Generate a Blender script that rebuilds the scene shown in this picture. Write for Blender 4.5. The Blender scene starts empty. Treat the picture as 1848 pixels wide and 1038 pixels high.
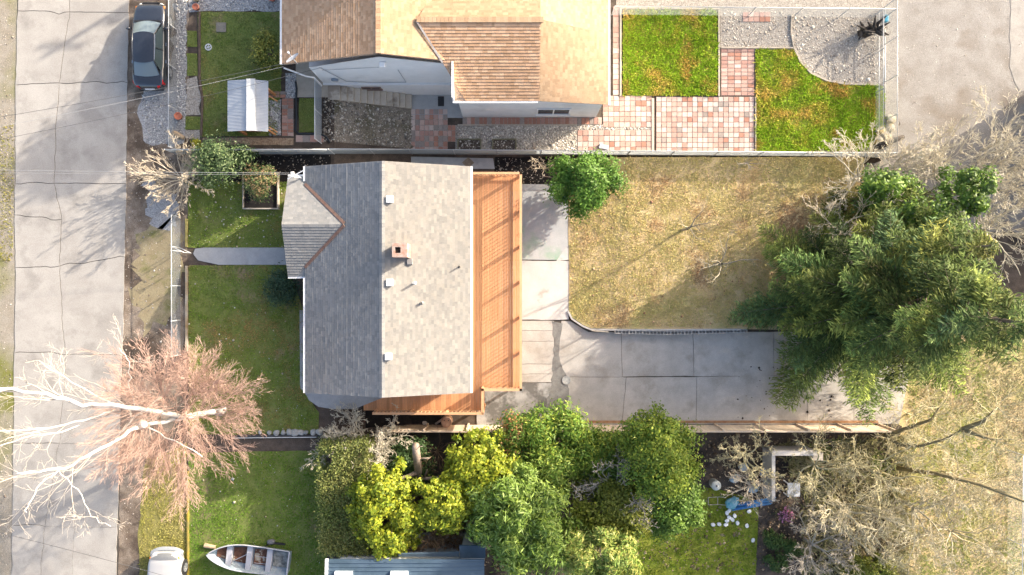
import bpy, bmesh, math, random
import numpy as np
from mathutils import Vector, Matrix
R = math.radians
scene = bpy.context.scene
# ---------------------------------------------------------------- camera, sky, sun, exposure
CAMH = 42.0            # metres above the lower yard
K = 0.00078            # metres per photo pixel per metre of distance
cam_d = bpy.data.cameras.new('camera'); cam = bpy.data.objects.new('camera', cam_d)
scene.collection.objects.link(cam); scene.camera = cam
cam.location = (0, 0, CAMH); cam.rotation_euler = (0, 0, 0)
cam_d.sensor_width = 36; cam_d.lens = 36/(2*924*K); cam_d.clip_end = 800
SUN_EL = R(18.5); SUN_DIR = Vector((.85, .53, 0)).normalized()
S = Vector((SUN_DIR.x*math.cos(SUN_EL), SUN_DIR.y*math.cos(SUN_EL), math.sin(SUN_EL)))
world = bpy.data.worlds.new('World'); scene.world = world; world.use_nodes = True
wn = world.node_tree; bgn = wn.nodes['Background']; skyn = wn.nodes.new('ShaderNodeTexSky')
skyn.sky_type = 'NISHITA'; skyn.sun_disc = False
skyn.sun_elevation = SUN_EL; skyn.sun_rotation = math.atan2(S.x, S.y)
skyn.air_density = 0.75; skyn.dust_density = 4.0; skyn.ozone_density = 0.3
wn.links.new(skyn.outputs[0], bgn.inputs[0]); bgn.inputs[1].default_value = 0.15
sun_d = bpy.data.lights.new('sun', 'SUN'); sun = bpy.data.objects.new('sun', sun_d); scene.collection.objects.link(sun)
sun_d.energy = 3.3; sun_d.angle = R(0.5); sun_d.color = (1.0, 0.90, 0.77)
sun.rotation_euler = (-S).to_track_quat('-Z', 'Y').to_euler(); sun.location = (60, 40, 60)
vs = scene.view_settings; vs.view_transform = 'Standard'; vs.look = 'None'; vs.gamma = 1; vs.use_curve_mapping = False
vs.exposure = 1.54

# ---------------------------------------------------------------- helpers
ZT, ZB = 2.0, 0.0      # street terrace / back yard level
XA, XB = -10.0, -5.9   # the bank between them
def gz(x): return ZT if x <= XA else (ZB if x >= XB else ZT*(XB-x)/(XB-XA))
def lz(x): return .09+.33*min(1, max(0, (x-3.4)/3.4))   # back lawn rises away from the patio pad
def P(px, py, z=0.0):
    k = K*(CAMH-z); return Vector(((px-924)*k, (519-py)*k, z))
def PG(px, py):        # photo pixel to the ground
    z = ZT
    for _ in range(6): z = gz(P(px, py, z).x)
    return P(px, py, z)
def col_link(o): scene.collection.objects.link(o); return o
def tag(o, label=None, cat=None, group=None, kind=None):
    if label: o['label'] = label
    if cat: o['category'] = cat
    if group: o['group'] = group
    if kind: o['kind'] = kind
    return o
def empty(name, loc=(0, 0, 0), rz=0, label=None, cat=None, group=None):
    o = bpy.data.objects.new(name, None); o.location = loc; o.rotation_euler = (0, 0, rz); o.empty_display_size = .2
    return tag(col_link(o), label, cat, group)
def copy_tree(o, parent=None):
    c = o.copy(); col_link(c); c.parent = parent
    for ch in list(o.children): copy_tree(ch, c)
    return c

# ---- materials
MATS = {}
def mat(name, c1, c2=None, scale=4., rough=.8, bump=0., bscale=60., c3=None, s3=.6, thr=(.5, .62), attr=False, metal=0.,
        spec=.3, stretch=None, objrand=0., fine=.25, fscale=45., translucent=0., coat=0.):
    if name in MATS: return MATS[name]
    m = bpy.data.materials.new(name); m.use_nodes = True; nt = m.node_tree; N = nt.nodes; L = nt.links
    b = N['Principled BSDF']; out = N['Material Output']
    b.inputs['Roughness'].default_value = rough; b.inputs['Metallic'].default_value = metal
    b.inputs['Specular IOR Level'].default_value = spec; b.inputs['Coat Weight'].default_value = coat
    geo = N.new('ShaderNodeNewGeometry'); vec = geo.outputs['Position']
    if stretch:
        mp = N.new('ShaderNodeMapping'); mp.inputs['Scale'].default_value = stretch; L.new(vec, mp.inputs[0]); vec = mp.outputs[0]
    def noise(sc, det=6, ro=.6):
        n = N.new('ShaderNodeTexNoise'); n.inputs['Scale'].default_value = sc; n.inputs['Detail'].default_value = det
        n.inputs['Roughness'].default_value = ro; L.new(vec, n.inputs['Vector']); return n.outputs['Fac']
    def ramp(f, a, c):
        r = N.new('ShaderNodeMapRange'); r.inputs[1].default_value = a; r.inputs[2].default_value = c; L.new(f, r.inputs[0]); return r.outputs[0]
    def mix(fac, a, c, mode='MIX'):
        x = N.new('ShaderNodeMix'); x.data_type = 'RGBA'; x.blend_type = mode
        for i, v in ((0, fac), (6, a), (7, c)):
            if isinstance(v, (int, float)): x.inputs[i].default_value = v
            elif isinstance(v, tuple): x.inputs[i].default_value = (*v, 1)
            else: L.new(v, x.inputs[i])
        return x.outputs[2]
    colr = c1
    if c2: colr = mix(ramp(noise(scale), .35, .65), c1, c2)
    if c3: colr = mix(ramp(noise(s3, 5, .62), *thr), colr, c3)
    if fine:
        f = ramp(noise(fscale, 3), .3, .7); mr = N.new('ShaderNodeMapRange'); L.new(f, mr.inputs[0])
        mr.inputs[3].default_value = 1-fine; mr.inputs[4].default_value = 1+fine
        cc = N.new('ShaderNodeCombineColor'); [L.new(mr.outputs[0], cc.inputs[i]) for i in range(3)]
        colr = mix(1., colr, cc.outputs[0], 'MULTIPLY')
    if attr:
        at = N.new('ShaderNodeAttribute'); at.attribute_name = 'Col'; colr = mix(1., colr, at.outputs['Color'], 'MULTIPLY')
    if objrand:
        oi = N.new('ShaderNodeObjectInfo'); mr = N.new('ShaderNodeMapRange'); L.new(oi.outputs['Random'], mr.inputs[0])
        mr.inputs[3].default_value = 1-objrand; mr.inputs[4].default_value = 1+objrand
        cc = N.new('ShaderNodeCombineColor'); [L.new(mr.outputs[0], cc.inputs[i]) for i in range(3)]
        colr = mix(1., colr, cc.outputs[0], 'MULTIPLY')
    if isinstance(colr, tuple): b.inputs['Base Color'].default_value = (*colr, 1)
    else: L.new(colr, b.inputs['Base Color'])
    if bump:
        bp = N.new('ShaderNodeBump'); bp.inputs['Strength'].default_value = 1.; bp.inputs['Distance'].default_value = bump
        L.new(noise(bscale, 4), bp.inputs['Height']); L.new(bp.outputs[0], b.inputs['Normal'])
    if translucent:
        t = N.new('ShaderNodeBsdfTranslucent'); mx = N.new('ShaderNodeMixShader'); mx.inputs[0].default_value = translucent
        if isinstance(colr, tuple): t.inputs[0].default_value = (*colr, 1)
        else: L.new(colr, t.inputs[0])
        L.new(b.outputs[0], mx.inputs[1]); L.new(t.outputs[0], mx.inputs[2]); L.new(mx.outputs[0], out.inputs[0])
    MATS[name] = m; return m

# ---- meshes
class MB:
    def __init__(s): s.v = []; s.f = []; s.c = []
    def quad(s, a, b, c, d, col=None): s.poly([a, b, c, d], col)
    def poly(s, pts, col=None):
        n = len(s.v); s.v += [tuple(p) for p in pts]; s.f.append(tuple(range(n, n+len(pts)))); s.c.append(col or (1, 1, 1)); return s
    def box(s, x0, y0, z0, x1, y1, z1, col=None, M=None):
        n = len(s.v); p = [(x, y, z) for z in (z0, z1) for y in (y0, y1) for x in (x0, x1)]
        s.v += [tuple(M @ Vector(q)) for q in p] if M else p
        for q in ((0, 2, 3, 1), (4, 5, 7, 6), (0, 1, 5, 4), (2, 6, 7, 3), (0, 4, 6, 2), (1, 3, 7, 5)):
            s.f.append(tuple(n+i for i in q)); s.c.append(col or (1, 1, 1))
        return s
    def bar(s, a, b, w, h, col=None):          # square bar from a to b
        a = Vector(a); b = Vector(b); d = b-a; q = d.to_track_quat('X', 'Z').to_matrix().to_4x4(); q.translation = a
        return s.box(0, -w/2, -h/2, d.length, w/2, h/2, col, q)
    def prism(s, pts, z0, z1, col=None):       # pts xy list, ccw
        n = len(s.v); k = len(pts)
        s.v += [(p[0], p[1], z0) for p in pts]+[(p[0], p[1], z1) for p in pts]
        s.f.append(tuple(range(n+k, n+2*k))); s.f.append(tuple(range(n+k-1, n-1, -1)))
        for i in range(k): j = (i+1) % k; s.f.append((n+i, n+j, n+k+j, n+k+i))
        s.c += [col or (1, 1, 1)]*(k+2); return s
    def tube(s, pts, rad, n=8, col=None, cap=True):
        pts = [Vector(p) for p in pts]; rad = rad if isinstance(rad, (list, tuple)) else [rad]*len(pts)
        base = len(s.v); up = None
        for i, p in enumerate(pts):
            d = (pts[min(i+1, len(pts)-1)]-pts[max(i-1, 0)]).normalized()
            a = d.cross(Vector((0, 0, 1)) if abs(d.z) < .95 else Vector((1, 0, 0))).normalized()
            if up is not None and a.dot(up) < 0: a = -a
            up = a; b = d.cross(a)
            for k in range(n):
                t = 2*math.pi*k/n; s.v.append(tuple(p+(a*math.cos(t)+b*math.sin(t))*rad[i]))
        for i in range(len(pts)-1):
            for k in range(n):
                s.f.append((base+i*n+k, base+i*n+(k+1) % n, base+(i+1)*n+(k+1) % n, base+(i+1)*n+k)); s.c.append(col or (1, 1, 1))
        if cap:
            e = base+(len(pts)-1)*n
            s.f.append(tuple(base+k for k in reversed(range(n)))); s.f.append(tuple(e+k for k in range(n))); s.c += [col or (1, 1, 1)]*2
        return s
    def lathe(s, prof, n=16, M=None, col=None):  # prof list of (r,z)
        base = len(s.v)
        for r, z in prof:
            for k in range(n):
                t = 2*math.pi*k/n; q = Vector((r*math.cos(t), r*math.sin(t), z)); s.v.append(tuple(M @ q if M else q))
        for i in range(len(prof)-1):
            for k in range(n):
                s.f.append((base+i*n+k, base+i*n+(k+1) % n, base+(i+1)*n+(k+1) % n, base+(i+1)*n+k)); s.c.append(col or (1, 1, 1))
        return s
    def grid(s, fn, nu, nv, col=None):
        base = len(s.v)
        for j in range(nv+1):
            for i in range(nu+1): s.v.append(tuple(fn(i/nu, j/nv)))
        for j in range(nv):
            for i in range(nu):
                a = base+j*(nu+1)+i; s.f.append((a, a+1, a+nu+2, a+nu+1)); s.c.append(col or (1, 1, 1))
        return s
    def mesh(s, name, m, smooth=False, fixn=False):
        me = bpy.data.meshes.new(name); me.from_pydata(s.v, [], s.f); me.materials.append(m)
        if any(c != (1, 1, 1) for c in s.c) or m.name.endswith('_tinted'):
            a = me.color_attributes.new('Col', 'FLOAT_COLOR', 'CORNER')
            arr = np.repeat(np.array([(*c, 1) for c in s.c], dtype=np.float32), [len(f) for f in s.f], axis=0)
            a.data.foreach_set('color', arr.ravel())
        if fixn:
            bm = bmesh.new(); bm.from_mesh(me); bmesh.ops.recalc_face_normals(bm, faces=bm.faces); bm.to_mesh(me); bm.free()
        if smooth: me.polygons.foreach_set('use_smooth', [True]*len(me.polygons))
        me.update(); return me
    def build(s, name, m, parent=None, smooth=False, loc=None, bevel=0, fixn=False):
        o = bpy.data.objects.new(name, s.mesh(name, m, smooth, fixn)); col_link(o); o.parent = parent
        if loc: o.location = loc
        if bevel: bv = o.modifiers.new('bevel', 'BEVEL'); bv.width = bevel; bv.segments = 2; bv.limit_method = 'ANGLE'
        return o
def inst(name, me, loc, parent=None, rz=0, scale=(1, 1, 1)):
    o = bpy.data.objects.new(name, me); col_link(o); o.parent = parent; o.location = loc; o.rotation_euler = (0, 0, rz); o.scale = scale; return o
def np_obj(name, V, F, m, parent=None, cols=None, smooth=False):   # V (n,3), F (m,k), cols per vertex
    me = bpy.data.meshes.new(name); V = np.asarray(V, np.float32); F = np.asarray(F, np.int32); k = F.shape[1]
    me.vertices.add(len(V)); me.vertices.foreach_set('co', V.ravel())
    me.loops.add(F.size); me.loops.foreach_set('vertex_index', F.ravel())
    me.polygons.add(len(F)); me.polygons.foreach_set('loop_start', np.arange(0, F.size, k, dtype=np.int32))
    me.polygons.foreach_set('loop_total', np.full(len(F), k, np.int32))
    if smooth: me.polygons.foreach_set('use_smooth', np.ones(len(F), bool))
    me.materials.append(m); me.update(calc_edges=True)
    if cols is not None:
        a = me.color_attributes.new('Col', 'FLOAT_COLOR', 'POINT')
        a.data.foreach_set('color', np.concatenate([cols, np.ones((len(cols), 1))], 1).astype(np.float32).ravel())
    o = bpy.data.objects.new(name, me); col_link(o); o.parent = parent; return o
def nrm(a): return a/np.maximum(np.linalg.norm(a, axis=-1, keepdims=True), 1e-9)
_lat = np.random.default_rng(5).random((8, 64, 64))
def vnoise(x, y, sc, seed=0):
    x = np.asarray(x)*sc+seed*7.3+500; y = np.asarray(y)*sc+seed*3.1+500; L = _lat[seed % 8]
    xi = np.floor(x).astype(int); yi = np.floor(y).astype(int); fx = x-xi; fy = y-yi; fx = fx*fx*(3-2*fx); fy = fy*fy*(3-2*fy)
    g = lambda a, b: L[a % 64, b % 64]
    return (g(xi, yi)*(1-fx)+g(xi+1, yi)*fx)*(1-fy)+(g(xi, yi+1)*(1-fx)+g(xi+1, yi+1)*fx)*fy
def inpoly(x, y, poly):
    r = np.zeros(len(x), bool); n = len(poly)
    for i in range(n):
        x1, y1 = poly[i][:2]; x2, y2 = poly[(i+1) % n][:2]
        if y1 == y2: continue
        r ^= ((y1 > y) != (y2 > y)) & (x < (x2-x1)*(y-y1)/(y2-y1)+x1)
    return r

# ---- foliage
def leaves(name, C, D, Nn, Ln, Wd, cols, m, parent=None):
    D = nrm(D); Sd = nrm(np.cross(D, Nn)); up = np.cross(Sd, D); Ln = np.asarray(Ln)[:, None]; Wd = np.asarray(Wd)[:, None]
    V = np.stack([C-D*Ln/2, C+Sd*Wd/2+up*Wd*.18, C+D*Ln/2, C-Sd*Wd/2+up*Wd*.18], 1).reshape(-1, 3)
    F = np.arange(len(V)).reshape(-1, 4)
    return np_obj(name, V, F, m, parent, np.repeat(cols, 4, 0))
def pick(rng, pal, n, jit=.18):
    pal = np.array(pal); w = pal[rng.integers(0, len(pal), n)]
    w2 = pal[rng.integers(0, len(pal), n)]; t = rng.random((n, 1)); c = w*t+w2*(1-t)
    return np.clip(c*(1+rng.normal(0, jit, (n, 1))), .004, 1)
def segs_obj(name, segs, m, parent=None, n=3, cols=None):
    A = np.array([s[0] for s in segs], float); B = np.array([s[1] for s in segs], float)
    ra = np.array([s[2] for s in segs])[:, None]; rb = np.array([s[3] for s in segs])[:, None]
    d = nrm(B-A); ref = np.where(np.abs(d[:, 2:3]) < .9, [[0, 0, 1.]], [[1., 0, 0]]); a = nrm(np.cross(d, ref)); b = np.cross(d, a)
    rings = []
    for P_, r in ((A-d*ra*.3, ra), (B+d*rb*.3, rb)):
        for k in range(n): t = 2*math.pi*k/n; rings.append(P_+(a*math.cos(t)+b*math.sin(t))*r)
    V = np.stack(rings, 1).reshape(-1, 3); base = np.arange(len(segs))[:, None]*2*n
    F = np.concatenate([base+np.array([k, (k+1) % n, n+(k+1) % n, n+k])[None] for k in range(n)], 0)
    return np_obj(name, V, F, m, parent, None if cols is None else np.repeat(cols, 2*n, 0), smooth=n > 3)
def grow(rng, p, d, L, r, lvl, maxl, out, up=.08, wig=.16, kids=5, ang=.8, shrink=.6, rs=.5, rmin=.006, start=.25, sl=.35):
    p = np.array(p, float); d = np.array(d, float); d /= np.linalg.norm(d)
    n = max(3, int(L/sl)); r0 = r
    for i in range(n):
        d = d+rng.normal(0, wig, 3)+np.array([0, 0, up]); d /= np.linalg.norm(d)
        q = p+d*L/n; r1 = max(rmin, r*(1-.75*(i+1)/n)); out.append((p, q, r0, r1, lvl)); p = q; r0 = r1
        if lvl < maxl and (i+1)/n > start:
            m_ = kids/(n*(1-start)); c = int(m_)+(rng.random() < m_-int(m_))
            for _ in range(c):
                ax = rng.normal(0, 1, 3); ax -= d*ax.dot(d); ax /= np.linalg.norm(ax)
                a = ang*rng.uniform(.6, 1.3); dd = d*math.cos(a)+ax*math.sin(a)
                grow(rng, p, dd, L*shrink*rng.uniform(.6, 1.15)*(1.1-.5*(i+1)/n), max(rmin, r1*rs), lvl+1, maxl, out, up, wig, kids, ang, shrink, rs, rmin, .12, sl)
# ---------------------------------------------------------------- materials of the setting
M_soil = mat('soil', (.075, .058, .045), (.13, .10, .078), 2.2, .95, .03, 25, c3=(.03, .026, .024), s3=.35, thr=(.52, .66), fine=.45, fscale=30)
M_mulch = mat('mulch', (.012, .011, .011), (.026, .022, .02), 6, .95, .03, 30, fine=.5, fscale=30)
M_verge = mat('verge_soil', (0.200, 0.150, 0.109), (0.338, 0.276, 0.213), 1.6, .95, .03, 22, c3=(0.094, 0.070, 0.052), s3=.42, thr=(.46, .6), fine=.4, fscale=28)
M_moss = mat('mossy_ground', (.30, .26, .20), (.36, .32, .26), 1.5, .95, .03, 22, c3=(.19, .19, .05), s3=.16, thr=(.5, .64), fine=.35, fscale=28)
M_gravel = mat('gravel', (.30, .30, .30), (.42, .41, .40), 7, .95, .03, 20, fine=.5, fscale=22)
M_gravelw = mat('warm_gravel', (0.304, 0.272, 0.232), (0.400, 0.368, 0.320), 5, .95, .03, 20, fine=.5, fscale=20)
M_alley = mat('alley_gravel', (0.281, 0.257, 0.226), (0.359, 0.335, 0.304), .9, .95, .02, 22, c3=(0.211, 0.172, 0.133), s3=.22, thr=(.52, .68), fine=.3, fscale=24)
M_conc = mat('road_concrete', (0.360, 0.333, 0.298), (0.423, 0.396, 0.356), .8, .9, .004, 50, c3=(0.306, 0.284, 0.254), s3=.9, thr=(.5, .68), fine=.16, fscale=24, objrand=.05)
M_drive = mat('driveway_concrete', (0.432, 0.407, 0.367), (0.518, 0.487, 0.441), 1.1, .9, .004, 50, c3=(0.378, 0.348, 0.304), s3=.7, thr=(.5, .66), fine=.13, fscale=26, objrand=.05)
M_stained = mat('stained_concrete', (.34, .335, .32), (.44, .43, .41), 1.6, .85, .004, 50, c3=(.15, .145, .135), s3=.75, thr=(.44, .56), fine=.15, fscale=26)
M_pad = mat('bleached_concrete', (0.496, 0.480, 0.456), (0.576, 0.560, 0.528), 1.2, .85, .004, 50, c3=(0.336, 0.288, 0.232), s3=.8, thr=(.62, .74), fine=.10, fscale=30)
M_padg = mat('green_stained_concrete', (.40, .41, .41), (.47, .475, .47), 1.4, .85, .004, 50, c3=(.28, .40, .30), s3=.42, thr=(.5, .62), fine=.12, fscale=30)
M_path = mat('path_concrete', (.36, .36, .36), (.43, .43, .42), 2.2, .9, .004, 50, c3=(.3, .3, .29), s3=.9, thr=(.55, .7), fine=.12, fscale=30)
M_tar = mat('tar_patch', (.16, .155, .145), (.24, .235, .22), 3, .9, .01, 30, fine=.25)
M_gdark = mat('lawn_soil', (0.154, 0.196, 0.047), (0.194, 0.217, 0.062), 1.2, .95, .02, 30, c3=(0.276, 0.210, 0.118), s3=.5, thr=(.56, .7), fine=.3)
M_gbright = mat('bright_lawn_soil', (0.204, 0.264, 0.030), (0.288, 0.286, 0.050), 1.2, .95, .02, 30, fine=.3)
M_dry = mat('dry_lawn_soil', (0.562, 0.422, 0.229), (0.636, 0.493, 0.270), 1.2, .95, .03, 30, c3=(0.463, 0.411, 0.156), s3=.35, thr=(.5, .64), fine=.3)
M_grass = mat('grass_blades_tinted', (1, 1, 1), rough=.7, attr=True, fine=0, translucent=.35, spec=.15)
M_leaf = mat('leaf_tinted', (1, 1, 1), rough=.5, attr=True, fine=0, translucent=.28, spec=.3)
M_needle = mat('needle_tinted', (1, 1, 1), rough=.65, attr=True, fine=0, translucent=.18, spec=.2)
M_stone = mat('stone_tinted', (1, 1, 1), rough=.85, attr=True, fine=.2, fscale=30)

rngj = np.random.default_rng(11)
def outline(pts, z, jit=0., step=.5):
    w = [P(x, y, z) for x, y in pts]; o = []
    for i, a in enumerate(w):
        b = w[(i+1) % len(w)]; n = max(1, int((b-a).length/step)) if jit else 1
        for k in range(n):
            q = a.lerp(b, k/n)
            if jit: q = q+Vector((rngj.normal(0, jit), rngj.normal(0, jit), 0))
            o.append((q.x, q.y))
    ar = sum(o[i][0]*o[(i+1) % len(o)][1]-o[(i+1) % len(o)][0]*o[i][1] for i in range(len(o)))
    return o if ar > 0 else o[::-1]
def patch(name, pts, z, lift, m, jit=0., kind='structure', label=None, step=.5):
    o = outline(pts, z, jit, step); b = MB(); b.poly([(x, y, z+lift) for x, y in o])
    ob = b.build(name, m); tag(ob, kind=kind)
    if label: ob['label'] = label
    return ob
def rect(x0, y0, x1, y1): return [(x0, y0), (x1, y0), (x1, y1), (x0, y1)]

# ---------------------------------------------------------------- ground and terrain
b = MB(); xs = [-200, XA, XB, 200]
for i in range(3):
    b.quad((xs[i], -200, gz(xs[i])), (xs[i+1], -200, gz(xs[i+1])), (xs[i+1], 200, gz(xs[i+1])), (xs[i], 200, gz(xs[i])))
g = b.build('ground', M_soil); tag(g, 'dark bare soil ground under the whole block', None, None, 'structure')
patch('verge_west', rect(-300, -300, 33, 1400), ZT, .008, M_moss, label='pale mossy verge along the far edge of the street')
patch('verge_east', [(226, -300), (340, -300), (340, 262), (338, 560), (258, 1400), (205, 1400), (222, 620)], ZT, .008, M_verge, .05, label='brown dirt verge between street and front yards')
patch('gravel_strip', [(316, -200), (337, -200), (337, 235), (330, 262), (262, 262), (250, 200), (262, 160), (300, 120), (314, 80)], ZT, .014, M_gravel, .09, step=.3, label='grey gravel strip beside the parked sedan')
patch('gravel_patch', [(262, 330), (320, 345), (318, 400), (290, 420), (262, 390)], ZT, .013, M_gravel, .16, step=.25)
patch('moss_patch', [(250, 420), (300, 400), (330, 430), (325, 560), (262, 600), (240, 520)], ZT, .0125, mat('brown_moss', (.30, .24, .14), (.36, .30, .18), 2, .95, .02, 30, c3=(.2, .19, .07), s3=.6, fine=.35), .2, step=.3, label='brown mossy patch on the dirt verge')
patch('moss_verge', [(262, 830), (338, 800), (341, 1400), (250, 1400), (250, 950)], ZT, .014, mat('yellow_moss', (.24, .22, .06), (.30, .26, .09), 2, .95, .02, 30, fine=.3), .06, label='yellow mossy grass verge around the white pickup')
# street: concrete slabs with cracked joints between them
road = patch('street', [(33, -250), (234, -250), (229, 300), (222, 640), (206, 1300), (22, 1300), (29, 500)], ZT, .012, mat('crack_dirt', (.06, .055, .05), (.11, .10, .085), 3, .95), label='cracked pale concrete street')
_edge = {}
def jag(a, b, z, amp=.05):
    key = (a, b) if a < b else (b, a)
    if key not in _edge:
        A = P(*key[0], z); B = P(*key[1], z); n = max(2, int((B-A).length/.28)); d = (B-A).normalized(); t = Vector((-d.y, d.x, 0))
        off = 0; pts = []
        for k in range(n+1):
            off = .7*off+rngj.normal(0, amp*.55) if 0 < k < n else 0
            pts.append(A.lerp(B, k/n)+t*off)
        _edge[key] = pts
    e = _edge[key]; return e if a == key[0] else e[::-1]
def slab(corners, z, top, m, parent, amps=None, gap=.014):
    pts = []
    for i, a in enumerate(corners):
        bq = corners[(i+1) % len(corners)]; e = jag(a, bq, z, amps[i] if amps else .05); pts += [(q.x, q.y) for q in e[:-1]]
    ar = sum(pts[i][0]*pts[(i+1) % len(pts)][1]-pts[(i+1) % len(pts)][0]*pts[i][1] for i in range(len(pts)))
    if ar < 0: pts = pts[::-1]
    n = len(pts); ins = []
    for i in range(n):
        x0, y0 = pts[i-1]; x1, y1 = pts[(i+1) % n]; dx, dy = x1-x0, y1-y0; l = math.hypot(dx, dy) or 1
        ins.append((pts[i][0]-dy/l*gap, pts[i][1]+dx/l*gap))
    return MB().prism(ins, z-.12, z+top).build('slab', m, parent)
rowsL = [(-250, (38, -250), (128, -250)), (0, (33, 20), (126, 22)), (0, (28, 154), (107, 150)), (0, (29, 332), (98, 331)), (0, (27, 388), (112, 396)), (0, (28, 483), (109, 480)), (0, (26, 637), (118, 640)), (0, (24, 800), (108, 800)), (0, (22, 948), (82, 950)), (0, (20, 1300), (48, 1300))]
for i in range(len(rowsL)-1):
    a, c = rowsL[i], rowsL[i+1]; t = .02 if i in (0, 5, 6, 7) else .06
    slab([a[1], a[2], c[2], c[1]], ZT, .035, M_conc, road, [t, .05, .06, .03], .018)
rowsR = [((128, -250), (236, -250)), ((126, 22), (233, 23)), ((107, 150), (231, 150)), ((98, 331), (229, 332)), ((112, 396), (227, 398)), ((112, 460), (226, 464)), ((109, 480), None), ((118, 640), (221, 640)), ((108, 800), (217, 802)), ((82, 950), (212, 952)), ((48, 1300), (204, 1300))]
slab([(128, -250), (236, -250), (233, 23), (126, 22)], ZT, .036, M_conc, road, [.02, .03, .02, .05], .018)
slab([(126, 22), (233, 23), (231, 150), (107, 150)], ZT, .036, M_conc, road, [.02, .03, .06, .05], .018)
slab([(107, 150), (231, 150), (229, 332), (98, 331)], ZT, .036, M_conc, road, [.06, .03, .02, .05], .018)
slab([(98, 331), (229, 332), (226, 464), (109, 480), (112, 396)], ZT, .036, M_conc, road, [.02, .03, .06, .04, .04], .018)
slab([(109, 480), (226, 464), (221, 640), (118, 640)], ZT, .036, M_conc, road, [.06, .03, .02, .05], .018)
slab([(118, 640), (221, 640), (217, 802), (108, 800)], ZT, .036, M_conc, road, [.02, .03, .02, .05], .008)
slab([(108, 800), (217, 802), (212, 952), (135, 951), (82, 950)], ZT, .036, M_conc, road, [.02, .03, .03, .03, .05], .008)
slab([(82, 950), (135, 951), (112, 1300), (48, 1300)], ZT, .036, M_conc, road, [.03, .05, .02, .05], .008)
slab([(135, 951), (212, 952), (204, 1300), (112, 1300)], ZT, .036, M_conc, road, [.03, .03, .02, .05], .008)

# front yards (street terrace)
L1 = rect(340, 328, 548, 447); L2 = [(341, 479), (520, 479), (548, 560), (548, 700), (575, 745), (575, 782), (341, 784)]
L3 = [(357, 22), (508, 22), (508, 165), (500, 245), (366, 247), (362, 140)]; L4 = [(341, 818), (588, 812), (590, 1200), (342, 1200)]
lawn_n = patch('front_lawn', L1, ZT, .03, M_gdark, .02); lawn_s = patch('front_lawn', L2, ZT, .03, M_gdark, .02)
lawn_3 = patch('neighbour_lawn', L3, ZT, .03, M_gdark, .02); lawn_4 = patch('neighbour_lawn', L4, ZT, .03, M_gdark, .02)
SQ = [rect(338, 56, 356, 85), rect(338, 97, 357, 137), rect(335, 211, 362, 234), rect(540, 178, 569, 239)]
for q in SQ: patch('small_lawn', q, ZT, .03, M_gdark, .01)
patch('gravel_bed', rect(340, -120, 508, 20), ZT, .02, M_gravel, .03)
patch('stone_bed', [(336, 142), (356, 140), (364, 175), (362, 209), (336, 209)], ZT, .022, M_gravelw, .05)
patch('stone_bed', [(335, 236), (362, 236), (362, 252), (335, 250)], ZT, .022, M_gravelw, .03)
patch('gravel_bed', [(484, 168), (507, 180), (507, 245), (425, 246), (425, 236), (484, 236)], ZT, .02, M_gravel, .02)
patch('gravel_bed', rect(516, 132, 535, 178), ZT, .02, M_gravel, .02)
patch('concrete_pad', rect(534, 112, 600, 176), ZT, .025, mat('tan_concrete', (.40, .35, .28), (.48, .42, .34), 2, .9, fine=.12))
patch('border_bed', rect(366, 249, 530, 262), ZT, .02, mat('leaf_litter_bed', (.30, .20, .13), (.42, .32, .22), 6, .95, .03, 25, fine=.45, fscale=20), .01)
patch('mulch_bed', [(338, 284), (598, 278), (598, 296), (555, 320), (515, 334), (345, 338)], ZT, .02, M_mulch, .05)
# rocky bank beside the neighbour's steps
bank = MB(); A = P(588, 176, ZT); Bq = P(745, 192, ZB)
bank.quad((XA, 9.55-1.35, ZT+.02), (XB, 9.55-1.35, .02), (XB, 10.62, .02), (XA, 10.62, ZT+.02))
ob = bank.build('stony_bank', mat('bank_soil', (.20, .17, .13), (.30, .26, .21), 3, .95, .04, 18, c3=(.11, .10, .06), s3=.7, thr=(.5, .64), fine=.45, fscale=22)); tag(ob, 'stony bank sloping down beside the concrete steps', None, None, 'structure')
walk = patch('front_walk', [(349, 458), (353, 449), (370, 447), (522, 447), (522, 478), (395, 478), (358, 470)], ZT, .05, M_path, label='grey concrete front walk to the porch')
patch('side_walk', [(541, 560), (547, 560), (556, 690), (760, 690), (640, 738), (600, 738), (575, 734), (558, 722), (550, 708), (542, 700)], ZT, .05, M_path, label='concrete path curving round the house corner')

# back yard (lower level)
patch('alley', [(1618, -250), (2300, -250), (2300, 420), (1500, 420), (1560, 300), (1618, 285)], ZB, .008, M_alley, .06, label='pale gravel alley behind the yards')
patch('alley_paving', [(1826, -250), (2200, -250), (2200, 185), (1840, 165), (1822, 120), (1824, 50)], ZB, .02, M_conc, .05)
patch('alley_grass', [(1560, 640), (2300, 420), (2300, 1300), (1560, 1300), (1625, 770)], ZB, .010, M_dry, .1, label='dry mossy grass edge of the alley')
bl = MB(); ring = [(3.34, 7.62), (3.36, 5.2), (3.32, 3.1), (3.37, 1.0), (3.34, -1.33), (3.57, -1.78), (4.2, -2.2), (4.67, -2.40), (6.8, -2.42), (13.3, -2.43), (20.6, -2.55), (20.6, 7.62), (6.8, 7.62)]
bl.poly([(x, y, lz(x)) for x, y in ring[:9]+ring[12:]]); bl.poly([(x, y, lz(x)) for x, y in ring[8:]])
for i in range(13):
    (x0, y0), (x1, y1) = ring[i], ring[(i+1) % 13]; bl.quad((x0, y0, -.1), (x1, y1, -.1), (x1, y1, lz(x1)), (x0, y0, lz(x0)))
bl = bl.build('back_lawn', M_dry); tag(bl, 'raised back lawn of dry straw-coloured grass', None, None, 'structure')
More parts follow.
